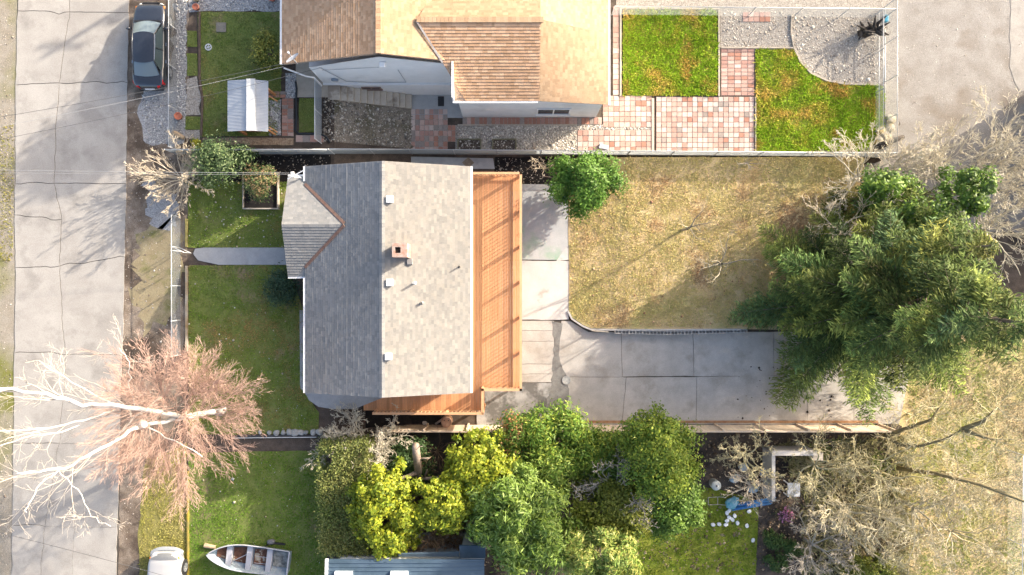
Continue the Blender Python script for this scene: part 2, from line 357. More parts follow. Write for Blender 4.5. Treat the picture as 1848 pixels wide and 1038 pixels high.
mq = MB(); mq.quad((-8.4, -8.05, gz(-8.4)+.02), (XB, -8.05, .02), (XB, -6.7, .02), (-8.4, -6.7, gz(-8.4)+.02)); mq.quad((XB, -8.05, .02), (-4.2, -8.05, .02), (-4.2, -6.7, .02), (XB, -6.7, .02)); tag(mq.build('mulch_bed', M_mulch), 'black soil strip between deck and board fence', None, None, 'structure')
patch('mulch_bed', rect(893, 283, 1000, 336), ZB, .02, M_mulch, .04)
patch('concrete_path', [(742, 283), (890, 286), (893, 305), (742, 305)], ZB, .03, M_path)
SL = [(1150, 905), (1215, 880), (1290, 880), (1368, 905), (1368, 950), (1356, 1200), (1100, 1200), (1120, 990)]
lawn_5 = patch('shady_lawn', SL, ZB, .03, M_gbright, .03, label='bright lawn beside the junk pile')
drv = patch('driveway', [(860, 575), (1026, 577), (1064, 597), (1640, 597), (1622, 768), (860, 775)], ZB, .012, mat('joint_dirt', (.10, .09, .075), (.15, .13, .11), 3, .95), label='long grey concrete driveway with cracked slabs')
for c in ([(1013, 579), (1030, 580), (1062, 599), (1121, 599), (1123, 680), (1020, 680), (1007, 640)], [(1121, 599), (1250, 599), (1252, 679), (1123, 680)], [(1250, 599), (1395, 599), (1397, 678), (1252, 679)],
          [(1395, 599), (1520, 599), (1520, 678), (1397, 678)], [(1520, 599), (1640, 599), (1640, 677), (1520, 678)],
          [(1020, 680), (1123, 680), (1130, 681), (1122, 767), (1024, 768)], [(1130, 681), (1257, 680), (1256, 766), (1122, 767)], [(1257, 680), (1397, 678), (1456, 678), (1458, 766), (1256, 766)],
          [(1456, 678), (1520, 678), (1540, 678), (1540, 766), (1458, 766)], [(1540, 678), (1640, 677), (1622, 765), (1540, 766)]):
    slab(c, ZB, .05, M_drive, drv, [.015]*len(c), .012)
for y0, y1 in ((579, 597), (597, 616), (616, 657), (657, 675), (675, 690)):
    slab([(860, y0), (1000, y0), (1000, y1), (860, y1)], ZB, .05, M_drive, drv, [.012]*4, .010)
slab([(860, 690), (997, 690), (1024, 720), (1024, 768), (860, 774)], ZB, .048, M_stained, drv, [.03]*5, .012)
p1 = patch('asphalt_patch', [(999, 581), (1014, 583), (1011, 610), (1009, 640), (1013, 662), (1022, 680), (1026, 700), (1026, 722), (1012, 728), (1006, 742), (984, 745), (990, 712), (996, 692), (998, 640)], ZB, .056, M_tar, .035, step=.25)
p1['label'] = 'dark asphalt patch filling the crack across the driveway'
dc = MB().lathe([(0, .0), (.26, .0), (.26, .03), (.19, .03), (.19, .015), (0, .015)], 20).build('drain_cover', mat('old_iron', (.3, .3, .29), (.42, .42, .4), 8, .6), None, loc=P(1022, 686, 0)+Vector((0, 0, .058)))
tag(dc, 'round drain cover in the driveway beside the asphalt patch', 'drain cover')
pad = empty('patio_pad', P(985, 455, 0)); tag(pad, 'concrete patio pad beside the wooden deck', kind='structure')
for c, m in (([(900, 333), (1024, 333), (1026, 469), (900, 469)], M_padg), ([(900, 471), (1026, 471), (1026, 577), (900, 577)], M_pad)):
    o = MB().prism(outline(c, 0, .008), -.1, .075).build('slab', m, pad); o.location = -pad.location
o = MB().prism(outline([(1004, 471), (1026, 440), (1026, 469)], 0), .0, .079).build('slab_corner', M_pad, pad); o.location = -pad.location

# neighbour's back yard
NL1 = rect(1124, 18, 1294, 173); NL2 = [(1363, 90), (1432, 90), (1444, 115), (1462, 135), (1490, 148), (1520, 154), (1594, 156), (1594, 240), (1578, 272), (1363, 274)]
patch('neighbour_back_lawn', NL1, ZB, .05, M_gbright, .015); patch('neighbour_back_lawn', NL2, ZB, .05, M_gbright, .015)
patch('gravel_yard', [(1112, -60), (1622, -60), (1622, 282), (1363, 282), (1363, 95), (1300, 90), (1300, 20), (1112, 15)], ZB, .015, M_gravelw, label='pale gravel yard round the neighbour lawns')
patch('gravel_bed', rect(822, 226, 1042, 276), ZB, .02, M_gravelw, .02)
patch('gravel_bed', rect(905, 224, 1180, 236), ZB, .024, M_gravelw, .02)
for q in (rect(826, 252, 868, 272), rect(889, 252, 932, 272)):
    t = patch('soil_bed', q, ZB, .028, M_soil)
patch('concrete_landing', rect(740, 166, 836, 213), ZB, .03, M_path)

# pavers, each a piece of its own
pal_p = [(0.420, 0.246, 0.197), (0.504, 0.353, 0.295), (0.554, 0.443, 0.385), (0.386, 0.197, 0.139), (0.302, 0.254, 0.221), (0.462, 0.303, 0.246)]
M_pav = [mat('paver_%d' % i, c, tuple(min(1, x*1.12) for x in c), 9, .85, .002, 70, fine=.12, objrand=.08) for i, c in enumerate(pal_p)]
pav_me = {}
def paving(name, x0, y0, x1, y1, nx, ny, z, w, label, rng, off=0., top=.045):
    a = P(x0, y1, z); c = P(x1, y0, z); dx = (c.x-a.x)/nx; dy = (c.y-a.y)/ny; r = random.Random(rng)
    root = MB().box(a.x, a.y, z-.05, c.x, c.y, z+top-.02).build(name, M_gravelw); tag(root, label, None, None, 'structure')
    for j in range(ny):
        for i in range(nx):
            k = r.choices(range(6), w)[0]; key = (name, k, round(dx, 2), round(dy, 2))
            if key not in pav_me:
                m_ = MB(); hx, hy = dx/2-.009, dy/2-.009
                m_.prism([(-hx+.012, -hy+.012), (hx-.012, -hy+.012), (hx-.012, hy-.012), (-hx+.012, hy-.012)], -.03, .0)
                m_.v = [(-hx, -hy, -.03), (hx, -hy, -.03), (hx, hy, -.03), (-hx, hy, -.03), (-hx+.01, -hy+.01, .004), (hx-.01, -hy+.01, .004), (hx-.01, hy-.01, .004), (-hx+.01, hy-.01, .004)]
                pav_me[key] = m_.mesh('paver', M_pav[k])
            o = inst('paver', pav_me[key], (a.x+(i+.5)*dx, a.y+(j+.5)*dy, z+top+r.uniform(-.006, .004)), root, r.uniform(-.012, .012))
    return root
paving('patio_paving', 1184, 175, 1361, 276, 19, 11, ZB, (2, 5, 8, 1.2, 1.6, 4), 'checkered patio of pink and cream square pavers beside bright lawn', 1)
paving('patio_paving', 1088, 173, 1176, 230, 9, 6, ZB, (2, 6, 8, 1, .3, 4), 'pink paver patio at the corner of the tan-roofed house', 2)
paving('patio_paving', 1042, 235, 1176, 276, 14, 4, ZB, (2, 6, 7, 1, .3, 5), 'pink paver strip along the chain-link fence', 3)
paving('paved_path', 1301, 88, 1361, 173, 5, 12, ZB, (5, 3, 2, 2, 0, 6), 'brick-red paver path between two bright lawns', 4)
paving('paved_path', 1106, 12, 1117, 172, 1, 17, ZB, (4, 3, 4, 1, .3, 3), 'single row of pavers along the tan-roofed house eave', 5)
paving('paved_path', 835, 212, 1086, 225, 34, 1, ZB, (4, 1, 0, 8, 2, 2), 'row of dark red bricks under the white house wall', 6)
paving('patio_paving', 741, 197, 808, 275, 8, 8, ZB, (3, 3, 4, 2, 4, 3), 'small checkered patio at the foot of the concrete steps', 7)
paving('paved_path', 808, 226, 822, 256, 2, 3, ZB, (1, 0, 0, 8, 1, 1), 'dark red brick strip beside small checkered patio', 8)
paving('paver_square', 1340, 22, 1390, 40, 5, 2, ZB, (4, 3, 1, 2, 0, 4), 'ten pink pavers set into pale gravel', 9)
paving('paved_path', 509, 178, 530, 246, 2, 11, ZT, (3, 1, 0, 9, 2, 1), 'dark red brick path beside the metal-roofed shed', 10)
paving('paved_path', 484, 165, 516, 177, 3, 2, ZT, (3, 1, 0, 8, 2, 1), 'dark red bricks at the back of the metal-roofed shed', 12)
paving('paved_path', 534, 244, 585, 257, 4, 1, ZT, (4, 3, 3, 4, 1, 2), 'row of mixed pavers between hose and grey fence', 13)
# timber and kerb edgings
M_edge = mat('weathered_edging', (.42, .36, .28), (.52, .46, .38), 5, .9, stretch=(1, 1, 1), fine=.25)
def edging(name, pts, z, label, w=.1, h=.1, m=None, group=None):
    e = MB(); q = [P(x, y, z) for x, y in pts]
    for i in range(len(q)-1): e.bar(q[i]+Vector((0, 0, h/2)), q[i+1]+Vector((0, 0, h/2)), w, h)
    return tag(e.build(name, m or M_edge), label, 'edging', group)
edging('lawn_edging', [(1120, 174), (1120, 15), (1297, 17), (1297, 174)], ZB, 'low timber edging round square bright lawn')
edging('lawn_edging', [(1301, 87), (1432, 87), (1444, 113), (1463, 133), (1491, 146), (1522, 152), (1596, 154)], ZB, 'curved kerb between gravel and bright neighbour lawn', .08)
edging('lawn_edging', [(1432, 87), (1427, 60), (1428, 25)], ZB, 'thin kerb running across the pale gravel yard', .06)
edging('lawn_edging', [(1363, 175), (1363, 276)], ZB, 'timber edging between checkered patio and curved lawn', .06)
edging('lawn_edging', [(826, 226), (1040, 226)], ZB, 'long thin kerb along brick row under house wall', .07)
edging('lawn_edging', [(1178, 178), (1178, 276)], ZB, 'scalloped stone border between pink patios', .14, .08, M_stone if False else mat('scallop', (.5, .38, .28), (.66, .54, .44), 12, .9, fine=.3))
edging('lawn_edging', [(361, 22), (361, 140), (366, 180), (364, 247)], ZT, 'dark edging along the front lawn of shed yard', .12, .08, mat('dark_edging', (.10, .07, .05), (.17, .12, .09), 6, .95))
edging('lawn_edging', [(338, 395), (338, 446)], ZT, 'mossy board edging beside the front lawn', .12, .14, mat('mossy_board', (.28, .24, .06), (.36, .30, .14), 5, .9))
edging('lawn_edging', [(338, 480), (338, 635)], ZT, 'board edging along lower front lawn, by chain-link fence', .12, .14, mat('board_edge', (.45, .40, .32), (.28, .18, .08), 1.2, .9))
edging('lawn_edging', [(340, 850), (341, 1100)], ZT, 'yellow lichened board edging beside the boat lawn', .1, .12, mat('lichen_board', (.42, .30, .04), (.22, .2, .08), 1.5, .9))

# ---- grass
def grass(name, polys, z, dens, h, pal_fn, seed, label, lift=.03, lean=.9, wid=.022, zfn=None):
    rng = np.random.default_rng(seed); Cs = []
    for poly in polys:
        w = [P(x, y, z) for x, y in poly]; xs = [q.x for q in w]; ys = [q.y for q in w]
        n = int((max(xs)-min(xs))*(max(ys)-min(ys))*dens); x = rng.uniform(min(xs), max(xs), n); y = rng.uniform(min(ys), max(ys), n)
        k = inpoly(x, y, w); k &= vnoise(x, y, 2.3, seed+2)+vnoise(x, y, 7, seed+1)*.6 > rng.random(n)*1.1-.05; Cs.append(np.stack([x[k], y[k]], 1))
    C = np.concatenate(Cs); n = len(C); hh = h*rng.uniform(.5, 1.3, n)*(.6+.8*vnoise(C[:, 0], C[:, 1], 3.2, seed+3))
    a = rng.uniform(0, 6.283, n); d = np.stack([np.cos(a), np.sin(a)], 1); t = np.stack([-d[:, 1], d[:, 0]], 1)
    ln = rng.uniform(.2, 1.2, n)*lean; wd = wid*rng.uniform(.6, 1.4, n)
    zz = np.full((n, 1), z+lift) if zfn is None else np.array([zfn(v) for v in C[:, 0]])[:, None]+lift
    b0 = np.concatenate([C-t*wd[:, None], zz], 1); b1 = np.concatenate([C+t*wd[:, None], zz], 1)
    tip = np.concatenate([C+d*(hh*ln)[:, None], zz+(hh/np.sqrt(1+ln*ln*.4))[:, None]], 1)
    V = np.stack([b0, b1, tip], 1).reshape(-1, 3); F = np.arange(3*n).reshape(-1, 3)
    c = pal_fn(C[:, 0], C[:, 1], rng); o = np_obj(name, V, F, M_grass, None, np.repeat(c, 3, 0)); return tag(o, label, 'grass', None, 'stuff')
def pal(cols, sc=.5, seed=0, jit=.22, pw=1.):
    cols = [np.array(c) for c in cols]
    def f(x, y, rng):
        t = np.clip((vnoise(x, y, sc, seed)*.6+vnoise(x, y, sc*3.1, seed+1)*.4-.2)/.6+rng.normal(0, .12, len(x)), 0, .999)*(len(cols)-1)
        i = t.astype(int); fr = (t-i)[:, None]; A = np.array(cols); c = A[i]*(1-fr)+A[np.minimum(i+1, len(cols)-1)]*fr
        return np.clip(c*(1+rng.normal(0, jit, (len(x), 1))), .01, 1)
    return f
grass('grass', [L1, L2], ZT, 620, .055, pal([(0.465, 0.316, 0.136), (0.218, 0.290, 0.056), (0.261, 0.386, 0.056), (0.159, 0.266, 0.046), (0.349, 0.362, 0.091)], .45, 1), 1, 'patchy green grass of the front lawn before the grey house')
grass('grass', [L3]+SQ, ZT, 560, .055, pal([(0.436, 0.362, 0.136), (0.256, 0.317, 0.079), (0.205, 0.295, 0.068), (0.307, 0.338, 0.114)], .5, 2), 2, 'green front grass round the metal-roofed shed')
grass('grass', [L4], ZT, 620, .055, pal([(0.175, 0.302, 0.036), (0.137, 0.281, 0.026), (0.199, 0.324, 0.036), (0.150, 0.259, 0.036)], .4, 3), 3, 'even green grass of the lawn with the boat')
grass('grass', [NL1, NL2], ZB, 520, .14, pal([(0.523, 0.350, 0.083), (0.314, 0.451, 0.033), (0.261, 0.431, 0.024), (0.419, 0.451, 0.050), (0.628, 0.451, 0.116)], .55, 4), 4, 'tufty bright grass of the two neighbour back lawns', .05, 1.2, .035)
grass('grass', [SL], ZB, 520, .07, pal([(0.247, 0.304, 0.026), (0.171, 0.272, 0.026), (0.323, 0.320, 0.039)], .5, 5), 5, 'bright green grass beside the scattered white stones')
grass('grass', [[(1031, 284), (1556, 284), (1556, 594), (1335, 590), (1070, 590), (1036, 572), (1030, 560)]], .42, 620, .075, pal([(0.552, 0.388, 0.204), (0.672, 0.536, 0.286), (0.456, 0.433, 0.133), (0.696, 0.559, 0.306), (0.528, 0.479, 0.173), (0.648, 0.502, 0.255), (0.432, 0.285, 0.153)], .38, 6, .14), 6, 'dry straw grass of the raised back lawn', .0, 1.6, .024, lz)
grass('grass', [[(1640, 640), (1990, 560), (1990, 1120), (1580, 1120), (1640, 780)]], ZB, 330, .11, pal([(.44, .38, .24), (.40, .40, .17), (.50, .44, .28), (.36, .38, .12), (.30, .36, .10), (.46, .40, .25)], .3, 7, .15), 7, 'dry yellowish grass along the alley edge', .01, 1.6, .026)
grass('grass', [[(264, 830), (336, 805), (340, 1090), (252, 1090), (252, 950)]], ZT, 420, .06, pal([(0.442, 0.364, 0.130), (0.338, 0.325, 0.065), (0.416, 0.377, 0.130)], .5, 8), 8, 'yellow mossy grass in front of the white pickup', .015, 1.3, .026)
grass('grass', [[(-60, 235), (26, 225), (24, 470), (-60, 480)]], ZT, 260, .06, pal([(0.476, 0.420, 0.224), (0.308, 0.308, 0.070), (0.392, 0.336, 0.112)], .5, 9), 9, 'mossy tufts on the far verge of the street', .01, 1.3, .026)

grass('undergrowth', [[(1400, 800), (1640, 785), (1640, 1060), (1440, 1060), (1450, 900)]], ZB, 150, .3, pal([(.30, .25, .15), (.38, .34, .19), (.24, .24, .10), (.44, .38, .23), (.24, .28, .09)], .6, 3), 12, 'brown and olive undergrowth beneath the bare trees', .0, 1.6, .05)
# ---------------------------------------------------------------- buildings
M_shg = mat('grey_shingle_tinted', (1, 1, 1), rough=.92, attr=True, fine=.16, fscale=40, bump=.003, bscale=120, c2=None)
M_white = mat('white_paint', (.74, .74, .73), (.80, .80, .79), 3, .6, fine=.05)
M_siding = mat('white_siding', (.70, .70, .69), (.76, .76, .75), 1.5, .7, fine=.06, c3=(.58, .58, .56), s3=.4, thr=(.55, .7))
M_bluewall = mat('grey_blue_siding', (.30, .34, .38), (.34, .38, .42), 2, .75, fine=.08)
M_flash = mat('rusty_flashing', (.16, .09, .07), (.24, .15, .11), 6, .7, fine=.3)
M_dark = mat('dark_plastic', (.03, .03, .032), None, rough=.6, fine=.1)
M_metal = mat('galvanised', (.55, .57, .60), (.66, .68, .70), 6, .45, metal=.6, fine=.08)
M_glassd = mat('window_glass', (.035, .045, .055), None, rough=.06, spec=.8, fine=0)
M_found = mat('foundation', (.42, .41, .39), (.5, .49, .46), 2, .9, fine=.12)
def clip_poly(pts, halves):
    for (cx, cy), (nx, ny) in halves:
        o = []
        for i, a in enumerate(pts):
            b = pts[(i+1) % len(pts)]; da = (a.x-cx)*nx+(a.y-cy)*ny; db = (b.x-cx)*nx+(b.y-cy)*ny
            if da >= 0: o.append(a)
            if da*db < 0: o.append(a.lerp(b, da/(da-db)))
        pts = o
        if len(pts) < 3: return []
    return pts
def shingles(A, B, C, D, pal_, seed, parent, m=None, tab=.22, expo=.14, clips=(), name='shingle_courses', mott=.08, step=.014):
    A, B, C, D = map(Vector, (A, B, C, D)); rng = random.Random(seed); mb = MB()
    def p(u, v): return (A.lerp(B, u)).lerp(D.lerp(C, u), v)
    n = (B-A).cross(D-A).normalized(); n = n if n.z > 0 else -n
    nv = max(2, round((((D-A).length+(C-B).length)/2)/expo)); W = max((B-A).length, (C-D).length)
    for j in range(nv):
        v0, v1 = j/nv, (j+1)/nv; u = -rng.random()*tab/W; dz = rng.uniform(-.002, .002)
        while u < 1:
            w = tab*rng.choice((.55, .8, 1., 1., 1.25, 1.5))/W; a, c = max(0, u), min(1, u+w-.006/W); u += w
            if c-a < .02/W: continue
            t = rng.random(); k = rng.choice(pal_); q = p((a+c)/2, v0)
            f = (1+rng.uniform(-mott, mott))*(.92+.16*float(vnoise(q.x, q.y, .35, seed)))
            col = tuple(x*f for x in k); hi = step+dz+rng.uniform(0, .006)
            lo = clip_poly([p(a, v0)+n*hi, p(c, v0)+n*hi, p(c, v1)+n*.003, p(a, v1)+n*.003], clips)
            if len(lo) < 3: continue
            mb.poly(lo, col)
            if not clips or len(lo) == 4: mb.poly([p(a, v0)+n*.0, p(c, v0)+n*.0, p(c, v0)+n*hi, p(a, v0)+n*hi], tuple(x*.8 for x in col))
    o = mb.build(name, m or M_shg, parent); o['kind'] = 'stuff'; return o
def slab3(mb, A, B, C, D, t):
    A, B, C, D = map(Vector, (A, B, C, D)); n = (B-A).cross(D-A).normalized(); n = n if n.z > 0 else -n; q = [A, B, C, D]; l = [x-n*t for x in q]
    mb.poly(q); mb.poly(l[::-1])
    for i in range(4): mb.poly([l[i], l[(i+1) % 4], q[(i+1) % 4], q[i]])
def siding(mb, a, b, z0, z1fn, exp=.2, proud=.02, flip=1):   # lapped boards on a straight wall from a to b (xy)
    a = Vector((*a, 0)); b = Vector((*b, 0)); d = b-a; n = Vector((d.y, -d.x, 0)).normalized()*proud*flip; z = z0
    zm = max(z1fn(0), z1fn(.5), z1fn(1))
    while z < zm:
        ts = [i/12 for i in range(13)]
        for i in range(12):
            za0, za1 = min(z+exp, z1fn(ts[i])), min(z+exp, z1fn(ts[i+1]))
            if za0 <= z or za1 <= z: continue
            p0, p1 = a+d*ts[i], a+d*ts[i+1]
            mb.quad(p0+n+Vector((0, 0, z)), p1+n+Vector((0, 0, z)), p1+n*.2+Vector((0, 0, za1)), p0+n*.2+Vector((0, 0, za0)))
            mb.quad(p0+Vector((0, 0, z)), p1+Vector((0, 0, z)), p1+n+Vector((0, 0, z)), p0+n+Vector((0, 0, z)))
        z += exp
def window(parent, c, w, h, ax, m=M_white, cols=2, name='window'):   # flat frame on a wall; c centre, ax outward axis 'x+','x-','y+','y-'
    dirs = {'x+': (Vector((0, 1, 0)), Vector((1, 0, 0))), 'x-': (Vector((0, 1, 0)), Vector((-1, 0, 0))), 'y-': (Vector((1, 0, 0)), Vector((0, -1, 0))), 'y+': (Vector((1, 0, 0)), Vector((0, 1, 0)))}
    u, n = dirs[ax]; c = Vector(c); Mx = Matrix((( u.x, n.x, 0, c.x), (u.y, n.y, 0, c.y), (0, 0, 1, c.z), (0, 0, 0, 1)))
    f = MB(); t = .07
    f.box(-w/2, 0, -h/2, w/2, .06, -h/2+t, None, Mx); f.box(-w/2, 0, h/2-t, w/2, .06, h/2, None, Mx)
    for i in range(cols+1):
        x = -w/2+(w-t)*i/cols; f.box(x, .001, -h/2+t, x+t, .058, h/2-t, None, Mx)
    f.box(-w/2-.05, 0, -h/2-.05, w/2+.05, .1, -h/2-.001, None, Mx)
    fo = f.build(name, m, parent)
    for i in range(cols):
        x = -w/2+(w-t)*i/cols+t; g = MB(); g.box(x, .005, -h/2+t, x+(w-t)/cols-t, .025, h/2-t, None, Mx); g.build('pane', M_glassd, fo)
    return fo

# ---- grey house
GH = empty('grey_house', (0, 0, 0), label='grey shingled house with cross-gabled porch, chimney and wooden deck', cat='house')
ER, RR, WR = (-2.19, 4.6), (-6.55, 6.2), (-10.88, 4.6); Y0, Y1 = -5.55, 6.38
pal_g = [(.225, .226, .222), (.25, .248, .24), (.275, .27, .255), (.215, .217, .215), (.262, .257, .245), (.24, .239, .233)]
w = MB(); w.box(-10.4, -5.2, -.2, -2.6, 6.05, 4.62); wall = w.build('wall', M_bluewall, GH)
s = MB(); siding(s, (-10.4, -5.2), (-2.6, -5.2), .4, lambda t: 4.55+1.6*(1-abs(t*2-1.01))); siding(s, (-2.6, -5.2), (-2.6, 6.05), .4, lambda t: 4.55); siding(s, (-2.6, 6.05), (-10.4, 6.05), .4, lambda t: 4.55+1.6*(1-abs(t*2-.99))); siding(s, (-10.4, 6.05), (-10.4, -5.2), 2.2, lambda t: 4.55)
so = s.build('siding', M_bluewall, GH)
for y_ in (-5.19, 6.04): MB().poly([(-10.4, y_, 4.6), (-2.6, y_, 4.6), (-6.55, y_, 6.1)]).build('gable', M_bluewall, GH)
for y in (-3.2, -.6, 4.4): window(GH, (-2.62, y, 3.5), 1.3, 1.0, 'x+')
for y in (-3.4, -1.2): window(GH, (-10.42, y, 3.6), 1.4, 1.1, 'x-')
window(GH, (-6.0, -5.23, 3.6), 1.2, 1.0, 'y-')
dr = MB().box(-2.58, 1.4, 2.02, -2.52, 3.2, 4.1).build('door', M_white, GH); MB().box(-2.52, 1.5, 2.15, -2.505, 2.28, 4.0).build('pane', M_glassd, dr); MB().box(-2.52, 2.34, 2.15, -2.505, 3.1, 4.0).build('pane', M_glassd, dr)
rf = MB(); slab3(rf, (ER[0], Y0, ER[1]), (ER[0], Y1, ER[1]), (RR[0], Y1, RR[1]), (RR[0], Y0, RR[1]), .12); slab3(rf, (WR[0], Y0, WR[1]), (WR[0], Y1, WR[1]), (RR[0]-.01, Y1, RR[1]), (RR[0]-.01, Y0, RR[1]), .12)
roof = rf.build('roof', mat('roof_felt', (.3, .3, .29), None, rough=.9), GH)
shingles((ER[0], Y0, ER[1]), (ER[0], Y1, ER[1]), (RR[0], Y1, RR[1]), (RR[0], Y0, RR[1]), [tuple(x*k for x, k in zip(c, (1.08, 1.03, .96))) for c in pal_g], 1, roof)  # sunward slope warmed: sunlight put into its shingle colour
shingles((WR[0], Y1, WR[1]), (WR[0], Y0, WR[1]), (RR[0], Y0, RR[1]), (RR[0], Y1, RR[1]), pal_g, 2, roof)
rc = MB(); rr = random.Random(4); y = Y0
while y < Y1-.02:
    c = rr.choice(pal_g); L_ = min(.2, Y1-y)
    for s_ in (-1, 1): rc.quad((RR[0], y, RR[1]+.03), (RR[0], y+L_-.004, RR[1]+.022), (RR[0]+s_*.15, y+L_-.004, RR[1]-.03), (RR[0]+s_*.15, y, RR[1]-.022), c)
    y += .2
rc.build('ridge_cap', M_shg, roof)
MB().box(ER[0]+.005, Y0, 4.48, ER[0]+.11, Y1, 4.6).build('gutter', M_white, roof); MB().box(WR[0]-.11, Y0, 4.48, WR[0]-.005, .5, 4.6).build('gutter', M_white, roof); MB().box(WR[0]-.11, 5.6, 4.48, WR[0]-.005, Y1, 4.6).build('gutter', M_white, roof)
# porch cross gable
PX0, PXR, PYR, PZR, PZE = -11.85, -8.62, 3.25, 5.47, 4.42; PYN, PYS = 5.88, .58
pp = MB(); slab3(pp, (PX0, PYN, PZE), (-10.3, PYN, PZE), (PXR, PYR, PZR), (PX0, PYR, PZR), .1); slab3(pp, (PX0, PYS, PZE), (-10.3, PYS, PZE), (PXR, PYR-.01, PZR), (PX0, PYR-.01, PZR), .1)
porch = pp.build('porch_roof', MATS['roof_felt'], GH)
vN = ((-8.6, PYR), (-(5.42-PYR), -(10.88-8.6))); vS = ((-8.6, PYR), (-(PYR-1.05), (10.88-8.6)))
shingles((-8.2, PYN, PZE), (PX0, PYN, PZE), (PX0, PYR, PZR), (-8.2, PYR, PZR), pal_g, 3, porch, clips=[vN])
shingles((PX0, PYS, PZE), (-8.2, PYS, PZE), (-8.2, PYR, PZR), (PX0, PYR, PZR), [tuple(x*.95 for x in c) for c in pal_g], 4, porch, clips=[vS], step=.026, expo=.15)
fl = MB(); fl.bar((-8.63, PYR+.05, 5.50), (-10.9, 5.45, 4.64), .14, .04); fl.build('valley_flashing', M_flash, porch)
fl = MB(); fl.bar((-8.63, PYR-.05, 5.50), (-10.9, 1.05, 4.64), .14, .04); fl.build('valley_flashing', M_flash, porch)
MB().box(PX0, PYS-.1, PZE-.1, -10.95, PYS-.005, PZE-.005).build('gutter', M_white, porch)
MB().box(PX0, PYN+.005, PZE-.1, -10.95, PYN+.1, PZE-.005).build('gutter', M_white, porch)
pw = MB().box(-11.7, .9, ZT-.1, -10.41, 5.6, ZT+.35); pw.build('porch_floor', M_found, GH)
for y in (1.05, 5.45): MB().box(-11.68, y-.08, ZT+.35, -11.52, y+.08, 4.45).build('porch_post', M_white, GH)
MB().poly([(-11.75, PYS+.2, 4.4), (-11.75, PYR, 5.36), (-11.75, PYN-.2, 4.4)]).build('porch_gable', M_white, GH)
d2 = MB().box(-10.47, 2.9, ZT+.36, -10.41, 3.85, ZT+2.4).build('door', mat('front_door', (.25, .06, .05), None, rough=.4), GH); MB().lathe([(0, -.03), (.03, -.02), (.03, .02), (0, .03)], 10, Matrix.Translation((-10.5, 3.75, 3.3))).build('handle', M_metal, d2)
# chimney
ch = MB(); cx, cy = -5.55, 1.85; r0 = random.Random(9); z = 5.5
M_brick = mat('chimney_brick_tinted', (1, 1, 1), rough=.9, attr=True, fine=.2)
MB().box(cx-.36, cy-.34, 5.4, cx+.36, cy+.34, 6.86).build('chimney', mat('mortar', (.55, .50, .46), (.66, .62, .58), 4, .95), roof)
while z < 6.85:
    off = r0.random()*.2
    for side in range(4):
        L_ = .72 if side % 2 == 0 else .68; u = -L_/2-off
        while u < L_/2:
            a, c = max(u, -L_/2), min(u+.2, L_/2); u += .21
            if c-a < .03: continue
            col = r0.choice([(.45, .25, .18), (.52, .33, .25), (.62, .52, .45), (.40, .2, .15)])
            if side == 0: ch.box(cx+a, cy-.352, z, cx+c, cy-.335, z+.062, col)
            elif side == 1: ch.box(cx+.352, cy+a, z, cx+.365, cy+c, z+.062, col)
            elif side == 2: ch.box(cx+a, cy+.335, z, cx+c, cy+.352, z+.062, col)
            else: ch.box(cx-.365, cy+a, z, cx-.352, cy+c, z+.062, col)
    z += .075
cb = ch.build('chimney_bricks', M_brick, roof); cb['kind'] = 'stuff'
cc = MB(); x0, x1, y0_, y1_ = cx-.37, cx+.37, cy-.35, cy+.35
cc.box(x0, y0_, 6.86, x0+.14, y1_, 6.95); cc.box(x0+.14, y0_, 6.86, x0+.42, y0_+.2, 6.94); cc.box(x0+.14, y1_-.2, 6.86, x0+.42, y1_, 6.945); cc.box(x0+.42, y0_, 6.86, x1, y1_, 6.93)
cc.build('chimney_cap', mat('chimney_cap', (.44, .37, .32), (.38, .22, .16), 5, .95, fine=.25), roof); MB().box(x0+.15, y0_+.21, 6.862, x0+.41, y1_-.21, 6.868).build('flue', mat('soot', (.012, .006, .005), None), roof)
def zr(x): return 6.2-.367*(x-RR[0]) if x > RR[0] else 6.2-.367*(RR[0]-x)
for px, py in ((704, 360), (704, 510), (702, 643)):
    q = P(px, py, 6.1); v = MB().box(q.x-.15, q.y-.15, zr(q.x)-.06, q.x+.15, q.y+.15, zr(q.x)+.16); v.box(q.x-.18, q.y-.18, zr(q.x)+.16, q.x+.18, q.y+.18, zr(q.x)+.2); v.build('roof_vent', M_white, roof, bevel=.01)
q = P(739, 472, 5.9); MB().box(q.x-.14, q.y-.15, zr(q.x)-.06, q.x+.14, q.y+.15, zr(q.x)+.16).build('roof_vent', mat('grey_vent', (.25, .24, .23), None, rough=.6), roof, bevel=.01)
for px, py, h, rad, m in ((827, 481, .38, .035, M_dark), (749, 511, .5, .05, M_white), (761, 547, .22, .06, mat('grey_vent', (.25, .24, .23)))):
    q = P(px, py, 5.5); MB().lathe([(rad*2.2, -.05), (rad*1.1, .06), (rad, .08), (rad, h), (rad*.7, h), (rad*.7, h-.1), (0, h-.1)], 12, Matrix.Translation((q.x, q.y, zr(q.x)))).build('vent_pipe', m, roof)

